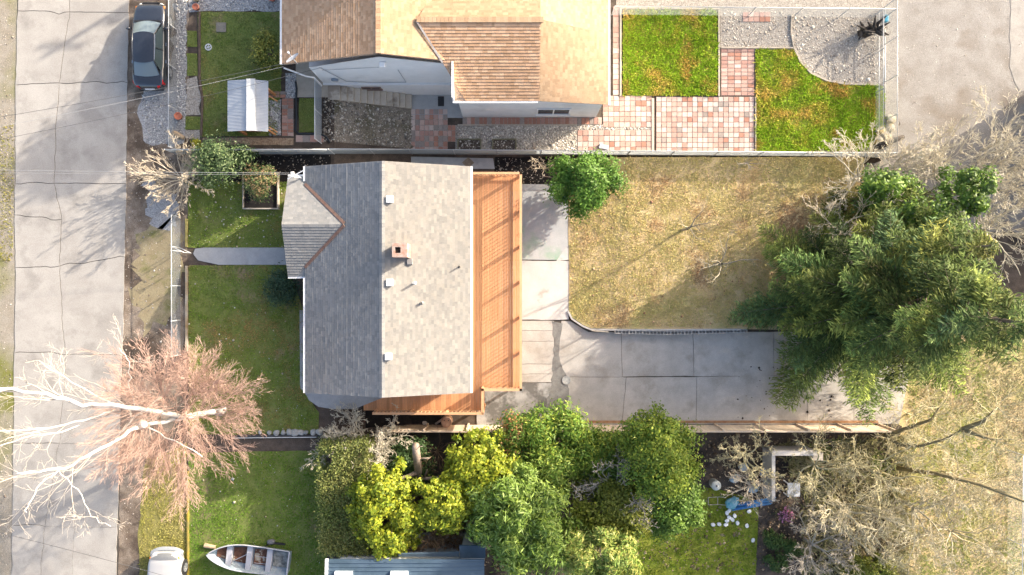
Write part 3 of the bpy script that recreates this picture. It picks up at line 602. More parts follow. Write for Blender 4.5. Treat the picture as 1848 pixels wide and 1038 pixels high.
# ---- deck
M_deck = mat('cedar_board', (.54, .255, .115), (.60, .305, .15), 2.5, .65, stretch=(6, .5, 6), fine=.12, fscale=20, objrand=.2)
M_rail = mat('cedar_rail', (.61, .335, .175), (.67, .385, .21), 2.5, .65, fine=.10, fscale=20, objrand=.06)
DK = empty('wooden_deck', (0, 0, 0), label='orange cedar deck with railing wrapping two sides of the grey house', cat='deck')
DX1, DYN, DYS1, DXS, DYS2, DXW = .48, 6.28, -5.62, -1.62, -6.92, -8.3
bme = {}
def board(x, y0, y1, z=ZT):
    key = round(y1-y0, 2)
    if key not in bme: bme[key] = MB().box(-.068, -(y1-y0)/2, -.032, .068, (y1-y0)/2, 0).mesh('deck_board', M_deck)
    inst('deck_board', bme[key], (x, (y0+y1)/2, z), DK)
x = DX1-.07
while x > -2.55: board(x, DYS1 if x > DXS else DYS2, DYN); x -= .145
while x > DXW: board(x, DYS2, -5.24); x -= .145
fr = MB(); fr.box(DXS-.02, DYS1+.02, ZT-.28, DX1-.02, DYS1+.06, ZT-.034); fr.box(DX1-.06, DYS1+.07, ZT-.28, DX1-.02, DYN-.06, ZT-.034); fr.box(-2.5, DYN-.05, ZT-.28, DX1-.02, DYN-.01, ZT-.034); fr.box(DXW, DYS2+.01, ZT-.28, DXS-.02, DYS2+.05, ZT-.034); fr.box(DXS-.06, DYS2+.06, ZT-.28, DXS-.02, DYS1+.0, ZT-.034)
for i in range(8):
    y = DYS1+.6+i*1.5; fr.box(-2.5, y-.02, ZT-.26, DX1-.08, y+.02, ZT-.034)
fr.build('deck_frame', M_rail, DK)
bal_me = MB().box(-.021, -.021, .2, .021, .021, .93).mesh('baluster', M_rail); post_me = MB().box(-.065, -.065, -ZT+.02, .065, .065, .96).mesh('deck_post', M_rail)
def rail(a, b, n, skip0=False):
    a = Vector((*a, ZT)); b = Vector((*b, ZT)); d = b-a; L_ = d.length; u = d/L_; rz = math.atan2(u.y, u.x)
    for i in range(0 if not skip0 else 1, n+1):
        q = a+d*i/n; o = inst('deck_post', post_me, q, DK); g_ = gz(q.x)
    for k, (z, w_, h_) in enumerate(((.22, .04, .09), (.90, .04, .09), (.975, .135, .036))):
        e = .0675 if k == 2 else 0
        MB().bar(a-u*e+Vector((0, 0, z+k*.0004)), b+u*e+Vector((0, 0, z+k*.0004)), w_, h_).build('rail_cap' if k == 2 else 'rail', M_rail, DK)
    m = int(L_/.21)
    for i in range(1, m): inst('baluster', bal_me, a+d*i/m, DK, rz)
rail((DX1, DYN), (DX1, DYS1), 6); rail((DX1, DYS1), (DXS, DYS1), 1, True); rail((DXS, DYS1-.0), (DXS, DYS2), 1, True); rail((DXS, DYS2), (-7.6, DYS2), 3, True); rail((-2.5, DYN), (DX1-.0, DYN), 2)

# ---- tan-roofed neighbour house
NH = empty('tan_roofed_house', (0, 0, 0), label='white-sided house with tan shingle roof and wing', cat='house')
pal_t = [(.43, .295, .18), (.47, .325, .20), (.50, .35, .22), (.41, .275, .165), (.45, .31, .19)]
pal_t2 = [(.50, .31, .185), (.55, .345, .21), (.58, .38, .235), (.46, .28, .16)]  # shaded-slope copy of the tan shingles, bluish skylight offset in its colour
NY1 = 22.0; ny0 = 11.65
R0, RW, RE = (-6.64, 6.7), (-12.0, 4.93), (2.2, 3.7)
sl = (6.7-5.64)/(6.64-3.6)
wl = MB(); wl.box(-10.6, 11.5, -.2, -2.5, 21.6, 4.9); wl.poly([(-10.6, 11.5, 4.9), (-1.6, 11.5, 4.9), (-6.64, 11.5, 6.6)]); wl.box(-2.9, 10.06, -.2, 4.95, 17.0, 4.2)
wl.poly([(-2.9, 10.06, 4.2), (4.95, 10.06, 4.2), (1.45, 10.06, 4.85), (-2.9, 10.06, 4.85)])
wl.build('wall', M_siding, NH)
s = MB(); siding(s, (-10.6, 11.5), (-2.92, 11.5), 2.15, lambda t: 4.95+.33*7.68*t if -10.6+7.68*t < -6.64 else 6.55-.35*(-10.6+7.68*t+6.64), .18); siding(s, (-2.9, 10.06), (4.95, 10.06), .45, lambda t: 4.8 if t < .55 else 4.8-.6*(t-.55)/.45, .18)
siding(s, (4.95, 10.06), (4.95, 17), .45, lambda t: 4.2, .18); s.build('siding', M_siding, NH)
for z0, a, c in ((0, (-10.62, 11.38), (-2.92, 11.5)),): MB().box(a[0], a[1], -.2, c[0], c[1], 2.1).build('foundation', M_white, NH)
rf = MB(); slab3(rf, (RW[0], ny0, RW[1]), (RW[0], NY1, RW[1]), (R0[0], NY1, R0[1]), (R0[0], ny0, R0[1]), .14)
xe = -2.9; ze = 6.7-sl*(xe+6.64); slab3(rf, (xe, ny0, ze), (xe, NY1, ze), (R0[0], NY1, R0[1]), (R0[0], ny0, R0[1]), .14)
WY0, WYR, WZE, WZR, WX0, WX1 = 9.75, 13.5, 4.9, 6.2, -3.0, 1.45
slab3(rf, (WX0, WY0, WZE), (WX1, WY0, WZE), (WX1, WYR, WZR), (WX0, WYR, WZR), .12); slab3(rf, (WX0, 17.25, WZE), (WX1, 17.25, WZE), (WX1, WYR, WZR), (WX0, WYR, WZR), .12)
nroof = rf.build('roof', mat('tan_felt', (.45, .33, .24), None, rough=.9), NH)
M_sht = M_shg
shingles((RW[0], NY1, RW[1]), (RW[0], ny0, RW[1]), (R0[0], ny0, R0[1]), (R0[0], NY1, R0[1]), pal_t2, 11, nroof)
shingles((xe, ny0, ze), (xe, NY1, ze), (R0[0], NY1, R0[1]), (R0[0], ny0, R0[1]), pal_t, 12, nroof)
XL = -4.85
shingles((XL, WY0, WZE), (WX1, WY0, WZE), (WX1, WYR, WZR), (XL, WYR, WZR), [tuple(x*1.06 for x in c) for c in pal_t2], 13, nroof, clips=[((-4.8, 13.5), (13.5-11.6, 4.8-3.6)), ((WX0, 11.6), (1, 0)) if False else ((-3.6, 11.6), (13.5-11.6, 4.8-3.6))], step=.028, tab=.24, expo=.16)
shingles((WX1, 17.25, WZE), (XL, 17.25, WZE), (XL, WYR, WZR), (WX1, WYR, WZR), pal_t, 14, nroof, clips=[((-4.8, 13.5), (17.0-13.5, -(4.8-3.0)))])
EX, EZ = 5.12, 4.2
shingles((EX, WY0-.02, EZ), (EX, WYR, EZ), (WX1, WYR, WZR), (WX1, WY0-.02, WZE), pal_t, 15, nroof); shingles((EX, WYR, EZ), (EX, 17.25, EZ), (WX1, 17.25, WZE), (WX1, WYR, WZR), pal_t, 16, nroof)
for A_, B_, C_, D_ in (((EX, WY0, EZ), (EX, WYR, EZ), (WX1, WYR, WZR), (WX1, WY0, WZE)), ((EX, WYR, EZ), (EX, 17.25, EZ), (WX1, 17.25, WZE), (WX1, WYR, WZR))):
    A_, B_, C_, D_ = map(Vector, (A_, B_, C_, D_)); g_ = MB()
    for dz in (.02, .12): g_.grid(lambda u, v: A_.lerp(B_, u).lerp(D_.lerp(C_, u), v)-Vector((0, 0, dz)), 16, 16)
    g_.build('roof', MATS['tan_felt'], NH)
rc = MB(); x = -4.8
while x < WX1: rc.box(x, WYR-.14, WZR-.035, x+.19, WYR+.14, WZR+.035, rr.choice(pal_t)); x += .2
rc.build('ridge_cap', M_shg, nroof); rc = MB(); y = ny0
while y < NY1: rc.box(R0[0]-.13, y, R0[1]-.04, R0[0]+.13, y+.19, R0[1]+.03, rr.choice(pal_t2)); y += .2
rc.build('ridge_cap', M_shg, nroof)
MB().bar((-4.8, 13.42, 6.22), (-3.55, 11.5, 5.66), .1, .03).build('valley_flashing', mat('grey_flashing', (.4, .4, .4), (.28, .22, .19), 4, .6), nroof)
gt = MB(); gt.box(WX0-.1, WY0-.11, WZE-.11, WX1-.1, WY0-.005, WZE+.005); gt.build('gutter', M_white, nroof)
MB().box(WX0-.1, WY0, WZE-.11, WX0-.01, 11.6, WZE+.7).build('fascia', M_white, nroof); MB().box(EX+.005, WY0-.05, EZ-.11, EX+.11, 17.25, EZ+.01).build('gutter', M_white, nroof); MB().box(RW[0]-.11, ny0, RW[1]-.11, RW[0]-.005, NY1, RW[1]+.01).build('gutter', M_white, nroof)
window(NH, (2.36, 10.03, 1.57), 1.9, 1.25, 'y-'); wv = window(NH, (-8.0, 11.37, 1.55), 1.1, .42, 'y-', mat('brown_frame', (.22, .15, .12), None))
m_ = MB(); m_.lathe([(0, 0), (.2, .02), (.2, .1), (0, .14)], 14, Matrix.Translation((-9.75, 11.48, 2.9)) @ Matrix.Rotation(R(90), 4, 'X')); m_.build('electric_meter', mat('meter_glass', (.25, .3, .36), None, rough=.15), NH)
cd = MB(); cd.tube([(-10.0, 11.44, 5.0), (-9.2, 11.44, 2.6)], .022, 6); cd.tube([(-9.2, 11.44, 2.6), (-7.9, 11.44, 2.35), (-5.9, 11.44, 2.4), (-6.0, 11.44, 4.6)], .018, 6); cd.tube([(-10.0, 11.44, 4.6), (-6.9, 11.44, 5.1)], .012, 5); cd.build('conduit', mat('conduit', (.32, .33, .35), None, rough=.5), NH)
MB().box(-6.75, 11.2, 5.78, -6.45, 11.48, 5.92).build('wall_lamp', M_white, NH, bevel=.03)
dp = MB(); dp.tube([(-11.95, 11.5, 4.8), (-11.0, 11.3, 4.0), (-10.7, 11.35, 3.6), (-10.7, 11.35, 2.1)], .045, 8); dp.build('downpipe', M_white, NH)
# concrete steps down the bank
ST = empty('concrete_steps', (0, 0, 0), label='flight of tan concrete steps under the white siding wall', cat='steps'); M_step = mat('step_concrete', (.50, .43, .34), (.57, .50, .41), 2, .9, fine=.14, c3=(.3, .25, .2), s3=1.2)
for i in range(13):
    x0 = -10.35+i*.342; z1 = gz(x0)+.07; y = 10.56-.02*i/13
    MB().box(x0, y, z1-.5, x0+.34, 11.36, z1).build('step', M_step, ST, bevel=.012)
# ---- blue-roofed house at the south edge
BH = empty('blue_roofed_house', (0, 0, 0), label='house with ribbed blue-grey metal roof and skylights', cat='house')
M_bluer = mat('blue_metal_roof', (0.070, 0.110, 0.155), (0.084, 0.126, 0.172), 1.2, .45, fine=.06, c3=(0.059, 0.094, 0.129), s3=.8)
zb = 5.2; a = P(590, 1010, zb); c = P(838, 1011, zb); by = a.y; xl, xr_ = a.x+.1, P(874, 1011, zb).x
MB().box(xl+.3, by-9, -.2, xr_-.3, by-.4, 4.9).build('wall', M_siding, BH)
rb = MB(); sl3 = .2; rb.poly([(xl-.05, by, zb), (xl-.05, by-9, zb+.9), (xr_, by-9, zb+.9), (xr_, by, zb)][::-1]); slab3(rb, (xl-.05, by-9, zb+.89), (xr_, by-9, zb+.89), (xr_, by, zb-.01), (xl-.05, by, zb-.01), .14)
broof = rb.build('roof', M_bluer, BH); rbs = MB(); y = by-.15
while y > by-9: rbs.box(xl-.04, y-.025, zb+(by-y)*.1, xr_, y+.025, zb+(by-y)*.1+.035); y -= .2
rbs.build('roof_ribs', M_bluer, broof)
MB().bar((xl-.1, by+.05, zb+.03), (xl-.1, by-9, zb+.93), .14, .14).build('fascia', M_white, broof)
for px in (619, 720):
    q = P(px, 1040, zb+.3); MB().box(q.x-.45, by-1.9, zb+.05, q.x+.45, by-.55, zb+.28).build('skylight', mat('skylight', (.72, .78, .82), None, rough=.25), broof)
e0 = P(829, 985, 4.6); up = MB(); slab3(up, (e0.x, by-.2, 4.5), (P(876, 985, 4.6).x, by-.2, 4.5), (P(876, 985, 4.6).x, e0.y, 4.6), (e0.x, e0.y, 4.6), .1); slab3(up, (e0.x-3.2, by-.1, 4.55), (e0.x-.02, by-.1, 4.55), (e0.x-.02, e0.y-.35, 4.62), (e0.x-3.2, by+.05, 4.6), .1); up.build('lean_to_roof', M_bluer, BH)
MB().box(e0.x+.1, by-.4, -.2, P(874, 985, 4.6).x, e0.y-.15, 4.48).build('wall', M_siding, BH)
# ---- garden shed
q0 = P(410, 145, 4.0); q1 = P(483, 237, 4.0)
SH = empty('garden_shed', (0, 0, 0), label='small timber shed with pale corrugated metal roof on front lawn', cat='shed')
xm = P(449, 190, 4.2).x; M_sheet = mat('pale_sheet_metal', (.42, .44, .47), (.50, .52, .54), 1.2, .5, metal=.1, fine=.08); M_cedar = mat('orange_timber', (.52, .23, .09), (.60, .30, .13), 3, .7, stretch=(3, 3, .4), fine=.15)
MB().box(q0.x+.2, q1.y+.2, ZT, q0.x+.26, q0.y-.2, 3.85).build('wall', M_cedar, SH)
for x_ in (q0.x+.3, q1.x-.25):
    for y_ in (q1.y+.25, q0.y-.25): MB().box(x_-.05, y_-.05, ZT, x_+.05, y_+.05, 3.9).build('post', M_cedar, SH)
for y_ in (q1.y+.25, q0.y-.25): MB().box(q0.x+.36, y_-.04, 3.7, q1.x-.31, y_+.04, 3.86).build('beam', M_cedar, SH)
MB().box(q0.x+.5, q1.y+.4, ZT+.03, xm-.1, q0.y-.4, 2.9).build('log_stack', M_cedar, SH)
def corr(x0, z0, x1, z1, nm):
    def f(u, v): return (x0+(x1-x0)*u, q1.y+(q0.y-q1.y)*v, z0+(z1-z0)*u+.012*math.sin(v*2*math.pi*36))
    MB().grid(f, 6, 216).build(nm, M_sheet, SH, smooth=True)
corr(q0.x, 3.95, xm, 4.2, 'roof_sheet'); corr(xm+.01, 4.2, q1.x, 3.9, 'roof_sheet')
MB().box(xm-.12, q1.y-.02, 4.19, xm+.34, q0.y+.02, 4.235).build('ridge_sheet', mat('bright_sheet', (.60, .60, .58), None, rough=.4), SH)
br = MB(); br.bar((q1.x-.1, q0.y-.7, 3.5), (q1.x+.3, q0.y-.95, 3.3), .05, .12); br.bar((q1.x-.1, q1.y+.35, 3.5), (q1.x+.3, q1.y+.1, 3.3), .05, .12); br.build('bracket', M_cedar, SH)
rk = empty('white_rack', P(492, 207, ZT), label='small white wire rack leaning beside the shed', cat='rack')
for i in range(6): MB().bar((-.05+i*.07, .34-.07*i, .05), (-.05+i*.07, -.06-.07*i, .05), .025, .02).build('bar', M_white, rk)
MB().bar((-.08, .36, .03), (.36, -.08, .03), .025, .02).build('rail', M_white, rk)
# ---------------------------------------------------------------- fences and walls
M_wire = mat('wire', (.42, .45, .47), None, rough=.5, metal=.4, fine=0); M_pipe = mat('fence_pipe', (.58, .60, .61), (.66, .67, .68), 4, .45, metal=.4, fine=.06)
M_slat = mat('grey_privacy_mesh', (.33, .36, .38), (.42, .44, .45), 1.6, .8, fine=.25, fscale=14)
def chain_fence(label, pts, zs, h, nposts, wire=.0035, pitch=.075, rails=(1.,), screen=None, name='chain_link_fence', group=None):
    """pts: world xy corners; zs: base height at each corner"""
    root = empty(name, (*pts[0], zs[0]), 0, label, 'fence', group); off = -root.location; ws = []
    for s_ in range(len(pts)-1):
        a = Vector((*pts[s_], zs[s_])); b_ = Vector((*pts[s_+1], zs[s_+1])); L_ = (b_-a).length; u = (b_-a)/L_; n = max(1, round(L_/nposts)); top = max(a.z, b_.z)
        for i in range(n+(1 if s_ == len(pts)-2 else 0)):
            q = a+u*L_*i/n; o = MB().lathe([(.03, -.1), (.03, h+.03), (.02, h+.06), (0, h+.065)], 8, Matrix.Translation(q+off)).build('post', M_pipe, root, True)
        for r in rails:
            MB().tube([a+Vector((0, 0, h*r))+off, b_+Vector((0, 0, h*r))+off], .022, 7).build('rail', M_pipe, root, True)
        t = Vector((-u.y, u.x, 0))*.008; m = int(L_/pitch)
        for i in range(-int(h/pitch), m):
            for sg in (1, -1):
                x0 = i*pitch; x1 = x0+h
                lo, hi = max(0, x0), min(L_, x1)
                if hi-lo < .05: continue
                z0, z1 = (lo-x0), (hi-x0)
                if sg < 0: z0, z1 = h-z0, h-z1
                ws.append((a+u*lo+t*sg+Vector((0, 0, z0)), a+u*hi+t*sg+Vector((0, 0, z1)), wire, wire))
        if screen:
            sc = MB(); sc.bar(a+Vector((0, 0, screen/2))+off, b_+Vector((0, 0, screen/2))+off, .02, screen); sc.build('screen', M_slat, root)
    o = segs_obj('wire_mesh', ws, M_wire, root, 3); o.location = off; return root
def W2(px, py, z): q = P(px, py, z); return (q.x, q.y)
yN = P(0, 281, 0).y      # line between the two lots
fA = W2(318, 268, ZT); yT = P(0, 278, ZT).y
chain_fence('grey chain-link fence on the street terrace behind the front shrubs', [(fA[0], yT), (XA, yT)], [ZT, ZT], 1.35, 2.6, screen=.75, wire=.0065, pitch=.06)
fence_b = chain_fence('chain-link fence running down the stony bank', [(XA, yT+.02), (XB, yN+.1)], [ZT, .1], 1.35, 2.1, screen=.8, wire=.0065, pitch=.06)
chain_fence('long chain-link fence between paver patios and dry back lawn', [(XB, yN+.1), (22.0, yN-.1)], [ZB, ZB], 1.4, 2.55, screen=.35, wire=.0065, pitch=.06)
chain_fence('chain-link fence along the gravel alley', [(22.05, yN-.1), (22.05, 16.6)], [ZB, ZB], 1.35, 2.0, rails=(1., .02))
chain_fence('lower pipe fence just inside the alley fence', [(21.45, 9.2), (21.45, 16.1)], [ZB, ZB], 1.0, 2.3, rails=(1., .5))
chain_fence('chain-link fence closing the far side of neighbour back yard', [(5.9, 16.1), (22.0, 15.95)], [ZB, ZB], 1.35, 2.6)
chain_fence('chain-link fence at the top of the concrete steps', [(-10.72, 8.1), (-10.72, 11.3)], [ZT, ZT], 1.4, 1.5, screen=.0, wire=.006)
xw = P(326, 0, ZT).x
chain_fence('chain-link fence with gate before the front walk', [(xw, P(0, 392, ZT).y), (xw, P(0, 640, ZT).y)], [ZT, ZT], 1.1, 2.0)
chain_fence('chain-link fence beside the grey gravel strip', [(P(318, 0, ZT).x, 16.8), (P(318, 0, ZT).x, yT+.25)], [ZT, ZT], .9, 2.4)
chain_fence('chain-link fence along mossy alley grass', [(P(1818, 815, 0).x, P(0, 812, 0).y), (P(1816, 815, 0).x, -20)], [ZB, ZB], 1.3, 2.4, wire=.0016)
gt_ = empty('garden_gate', (xw, P(0, 447, ZT).y, ZT), 0, 'small swing gate hanging open towards the front walk', 'gate')
for z in (.15, 1.05): MB().tube([(0, 0, z), (.65, -.32, z)], .02, 7).build('rail', M_pipe, gt_, True)
for x in (0, .65): MB().tube([(x, -.32*x/.65, .1), (x, -.32*x/.65, 1.1)], .02, 7).build('post', M_pipe, gt_, True)
# wooden fence
M_fence = mat('pale_cedar_fence', (.66, .52, .37), (.74, .60, .45), 2.2, .75, stretch=(4, 4, .5), fine=.12, fscale=18, objrand=.09)
WF = empty('board_fence', (0, 0, 0), label='long pale wooden board fence along the driveway', cat='fence'); yF = P(0, 767, 0).y
fb = {}; x = -7.6; r1 = random.Random(3)
while x < 21.8:
    zb_ = round(gz(x), 1); key = (zb_,)
    if key not in fb: fb[key] = MB().box(-.071, -.011, zb_+.04, .071, .011, 1.78).mesh('fence_board', M_fence)
    inst('fence_board', fb[key], (x, yF+r1.uniform(-.003, .003), r1.uniform(-.01, .01)), WF); x += .147
pm = MB().box(-.05, -.05, -.1, .05, .05, 1.86).mesh('fence_post', M_fence)
x = -7.4
while x < 22: inst('fence_post', pm, (x, yF+.065, 0), WF); x += 2.42
for z in (.45, 1.45): MB().box(-7.6, yF-.055, z-.045, 21.85, yF-.013, z+.045).build('fence_rail', M_fence, WF)
MB().box(-7.65, yF-.07, 1.8, 21.9, yF+.012, 1.835).build('fence_cap', M_fence, WF)
kb = MB().box(P(1020, 0, 0).x, yF+.13, 0, 21.6, yF+.27, .09).build('timber_kerb', mat('rusty_timber', (.30, .16, .08), (.42, .26, .15), 4, .9, fine=.3)); tag(kb, 'rusty brown timber kerb at the foot of the board fence', 'kerb')
# retaining wall of hollow blocks
RW_ = empty('retaining_wall', (0, 0, 0), label='low retaining wall of hollow concrete blocks below the dry lawn', cat='wall')
M_block = mat('concrete_block', (.42, .40, .37), (.50, .48, .45), 4, .9, fine=.2, objrand=.1)
hb = MB(); t = .03
hb.box(-.2, -.1, -.42, .2, -.1+t, 0); hb.box(-.2, .1-t, -.42, .2, .1, 0)
for x0 in (-.2, -.015, .17): hb.box(x0, -.1+t, -.42, x0+t, .1-t, -.001)
hb.box(-.17, -.07, -.42, .17, .07, -.2); hme = hb.mesh('block', M_block)
yR = P(0, 598, 0.4).y; x = P(1116, 0, .4).x; i = 0
while x < P(1345, 0, .4).x: inst('block', hme, (x, yR-.03-.06*math.sin((x-6)*.55)+r1.uniform(-.012, .012), .44+r1.uniform(-.012, .006)), RW_, r1.uniform(-.03, .03)); x += .408; i += 1
cap = MB(); pts = [Vector((x, y, lz(x)+.05)) for x, y in ((3.3, -1.38), (3.53, -1.84), (4.16, -2.27), (4.65, -2.47), (6.8, -2.48), (13.4, -2.46))]
for i in range(5): cap.bar(pts[i]-Vector((0, 0, .2)), pts[i+1]-Vector((0, 0, .2)), .1, .4)
cap.build('kerb_wall', M_block, RW_); MB().bar(P(1068, 597, .3), P(1098, 599, .3), .05, .1).build('loose_board', M_edge, RW_)
# stones along the south edge of the front lawn
rs = random.Random(8)
def rock(name, loc, s_, m, label=None, cat=None, group=None, parent=None, seed=0, flat=.6):
    r_ = random.Random(seed); bm = bmesh.new(); bmesh.ops.create_icosphere(bm, subdivisions=2, radius=1)
    ph = [r_.uniform(0, 6) for _ in range(6)]
    for v in bm.verts:
        c = v.co; f = 1+.16*math.sin(c.x*2.6+ph[0])+.14*math.sin(c.y*3.1+ph[1])+.1*math.sin(c.z*4+ph[2]+c.x*2); v.co = Vector((c.x*f*s_[0], c.y*f*s_[1], c.z*f*s_[2]))
    me = bpy.data.meshes.new(name); bm.to_mesh(me); bm.free(); me.materials.append(m); o = inst(name, me, loc, parent, r_.uniform(0, 6)); return tag(o, label, cat, group)
M_rock = mat('field_stone', (.34, .33, .31), (.46, .45, .42), 6, .9, fine=.25, objrand=.15)
for i, (px, s_) in enumerate(((470, .12), (487, .14), (500, .2), (512, .16), (523, .22), (534, .26), (543, .2), (553, .16), (566, .2), (578, .22))):
    q = P(px, 780, ZT); rock('garden_stone', (q.x, q.y, ZT+.06), (s_, s_*.8, s_*.7), M_rock, 'grey field stone in a row along the front lawn edge', 'stone', 'stones edging the front lawn', seed=i)
rwm = MB().box(P(425, 0, ZT).x, P(0, 790, ZT).y, ZT-.2, P(582, 0, ZT).x, P(0, 785, ZT).y, ZT+.12).build('garden_kerb', mat('dark_kerb', (.05, .05, .055), (.09, .09, .09), 4, .8)); tag(rwm, 'dark kerb strip between the two front lawns', 'kerb')
pf = empty('pipe_rail', P(425, 787, ZT), 0, 'thin white pipe rail above the dark kerb strip', 'rail'); MB().tube([(0, 0, .55), (4.7, .05, .55)], .015, 6).build('rail', M_white, pf)
for x in (0.02, 2.3, 4.68): MB().tube([(x, .0, -.02), (x, 0.0, .56)], .018, 6).build('post', M_dark, pf)

# ---------------------------------------------------------------- vehicles
M_tyre = mat('tyre', (.02, .02, .02), None, rough=.85, fine=.2); M_rim = mat('alloy_rim', (.55, .56, .58), None, rough=.3, metal=.7, fine=0)
M_chrome = mat('chrome', (.75, .76, .78), None, rough=.15, metal=1., fine=0); M_cglass = mat('car_glass', (.16, .20, .21), None, rough=.05, spec=.9, fine=0, coat=.5)  # car glass base colour lightened to paint in the reflected sky
M_red = mat('tail_lamp', (.55, .015, .015), None, rough=.15, fine=0); M_amber = mat('amber_lamp', (.85, .25, .04), None, rough=.2, fine=0); M_lamp = mat('headlamp', (.75, .75, .72), None, rough=.1, fine=0)
M_sglass = mat('tinted_side_glass', (.05, .07, .075), None, rough=.06, spec=.7, fine=0); M_seat = mat('seat_fabric', (.42, .45, .45), None, rough=.9)
def interp(tab, t):
    for (a, va), (b_, vb) in zip(tab, tab[1:]):
        if t <= b_ or (b_, vb) == tab[-1]:
            f = min(1, max(0, (t-a)/(b_-a))); f = f*f*(3-2*f); return va+(vb-va)*f
def car(name, label, cat, loc, rz, paint, L_=4.85, W_=1.84, top=None, ws=None, rw=None, roofz=1.45, wb=2.85, belt=.97, bed=None, wheel=.335, bumper=None, group=None):
    root = empty(name, loc, rz, label, cat, group); h = L_/2; w2 = W_/2
    wid = [(-h, w2*.70), (-h+.12, w2*.86), (-h+.5, w2*.97), (-.6, w2), (.8, w2), (h-.7, w2*.97), (h-.22, w2*.88), (h-.05, w2*.72), (h, w2*.62)]
    ts = [-h, -h+.05, -h+.15, -h+.3, -h+.5]+[-h+.5+(L_-1.0)*i/22 for i in range(1, 22)]+[h-.5, h-.3, h-.15, h-.05, h]
    def sec(t):
        w = interp(wid, t); z = interp(top, t); e = min(1, max(0, (h-abs(t))/.18)); zb_ = .22+.2*(1-e)
        zz = z*(.72+.28*e**.5)
        return [(0, zb_), (w*.86, zb_), (w*.97, zb_+.1), (w, .48), (w*1.0, .66*zz/.9), (w*.965, zz-.10), (w*.90, zz-.035), (w*.78, zz-.008), (w*.4, zz+.018), (0, zz+.026)]
    b_ = MB(); n = len(sec(0))
    for t in ts:
        s_ = sec(t); b_.v += [(x, t, z) for x, z in s_]+[(-x, t, z) for x, z in s_]
    for i in range(len(ts)-1):
        for sd in (0, 1):
            for k in range(n-1):
                p = i*2*n+sd*n+k; q = (i+1)*2*n+sd*n+k; f = (p, q, q+1, p+1); b_.f.append(f if sd == 0 else f[::-1]); b_.c.append((1, 1, 1))
    for i, rev in ((0, False), (len(ts)-1, True)):
        f = [i*2*n+k for k in range(n)]+[i*2*n+n+k for k in range(n-2, 0, -1)]; b_.f.append(tuple(f if not rev else f[::-1])); b_.c.append((1, 1, 1))
    body = b_.build('body', paint, root, True, fixn=True)
    # greenhouse
    (f0, fz, fw), (f1, fw1) = ws; (r0_, rz_, rw0), (r1_, rw1) = rw; zr_ = roofz
    def bil(a, c, d, e, bow=0, crown=0):
        a, c, d, e = map(Vector, (a, c, d, e))
        return lambda u, v: a.lerp(c, u).lerp(e.lerp(d, u), v)+Vector((0, bow*(1-(2*u-1)**2)*(1-.5*v), crown*(1-(2*u-1)**2)))
    MB().grid(bil((-fw, f0, fz), (fw, f0, fz), (fw1, f1, zr_-.03), (-fw1, f1, zr_-.03), .14, .03), 12, 5).build('windscreen', M_cglass, root, True)
    MB().grid(bil((rw0, r0_, rz_), (-rw0, r0_, rz_), (-rw1, r1_, zr_-.03), (rw1, r1_, zr_-.03), -.10, .03), 12, 5).build('rear_window', M_cglass, root, True)
    rg = MB().grid(lambda u, v: Vector(((fw1+(rw1-fw1)*v+.02)*(2*u-1), (f1+.03)+(r1_-f1-.06)*v+(.10*(1-(2*u-1)**2)*(1-2*v)), zr_-.03+.05*(1-(2*u-1)**2)*1.0+.035*math.sin(math.pi*v))), 12, 10); rg.build('roof', paint, root, True)
    for s_ in (-1, 1):
        q = [(s_*(fw+.03), f0-.06, fz-.02), (s_*(rw0+.06), r0_+.18, rz_-.05), (s_*(rw1+.01), r1_+.06, zr_-.05), (s_*(fw1+.01), f1-.06, zr_-.05)]
        fn = bil(*q); bul = lambda u, v, fn=fn, s_=s_: fn(u, v)+Vector((s_*.07*(1-(2*u-1)**4)*(1-v)*1.0, 0, 0))
        if s_ > 0: MB().grid(bul, 12, 4).build('side_window', M_sglass, root, True)
        else: MB().grid(lambda u, v: bul(1-u, v), 12, 4).build('side_window', M_sglass, root, True)
        tr_ = MB(); tr_.tube([(s_*(fw+.01), f0+.02, fz), (s_*(fw1+.02), f1, zr_-.02), (s_*(fw1+.03), (f1+r1_)/2, zr_+.0), (s_*(rw1+.02), r1_, zr_-.02), (s_*(rw0+.02), r0_, rz_)], .03, 6); tr_.build('roof_pillar', paint, root, True)
        if bed is None:
            MB().tube([(s_*(fw1+.05), f1, zr_-.05), (s_*(fw1+.055), (f1+r1_)/2, zr_-.03), (s_*(rw1+.05), r1_+.05, zr_-.05)], .02, 5).build('chrome_trim', M_chrome, root)
        ym = (f0+r0_)/2-.05; xm_ = (fw+rw0)/2+.10
        MB().bar((s_*(xm_+.01), ym, belt-.03), (s_*(fw1+.03), ym+.02, zr_-.06), .02, .09).build('door_pillar', M_dark, root)
        mi = MB(); mi.lathe([(0, -.1), (.06, -.09), (.08, 0), (.06, .09), (0, .1)], 10, Matrix.Translation((s_*(w2+.13), f0-.28, belt+.04)) @ Matrix.Rotation(R(90), 4, 'Y')); mi.bar((s_*(w2-.05), f0-.26, belt), (s_*(w2+.1), f0-.28, belt+.03), .05, .04); mi.build('wing_mirror', paint, root, True)
        for yy in (f0-1.0, f0-1.95): MB().bar((s_*(w2+.012), yy, .80), (s_*(w2+.012), yy-.18, .80), .03, .03).build('door_handle', M_chrome, root)
    wme = MB().lathe([(wheel*.62, -.1), (wheel*.93, -.11), (wheel, -.07), (wheel, .07), (wheel*.93, .11), (wheel*.62, .1)], 24).mesh('tyre', M_tyre, True)
    rm = MB(); rm.lathe([(wheel*.64, -.09), (wheel*.64, .06), (wheel*.57, .04), (wheel*.57, .02)], 24)
    rm.lathe([(0, .075), (.06, .07), (.07, .03)], 12)
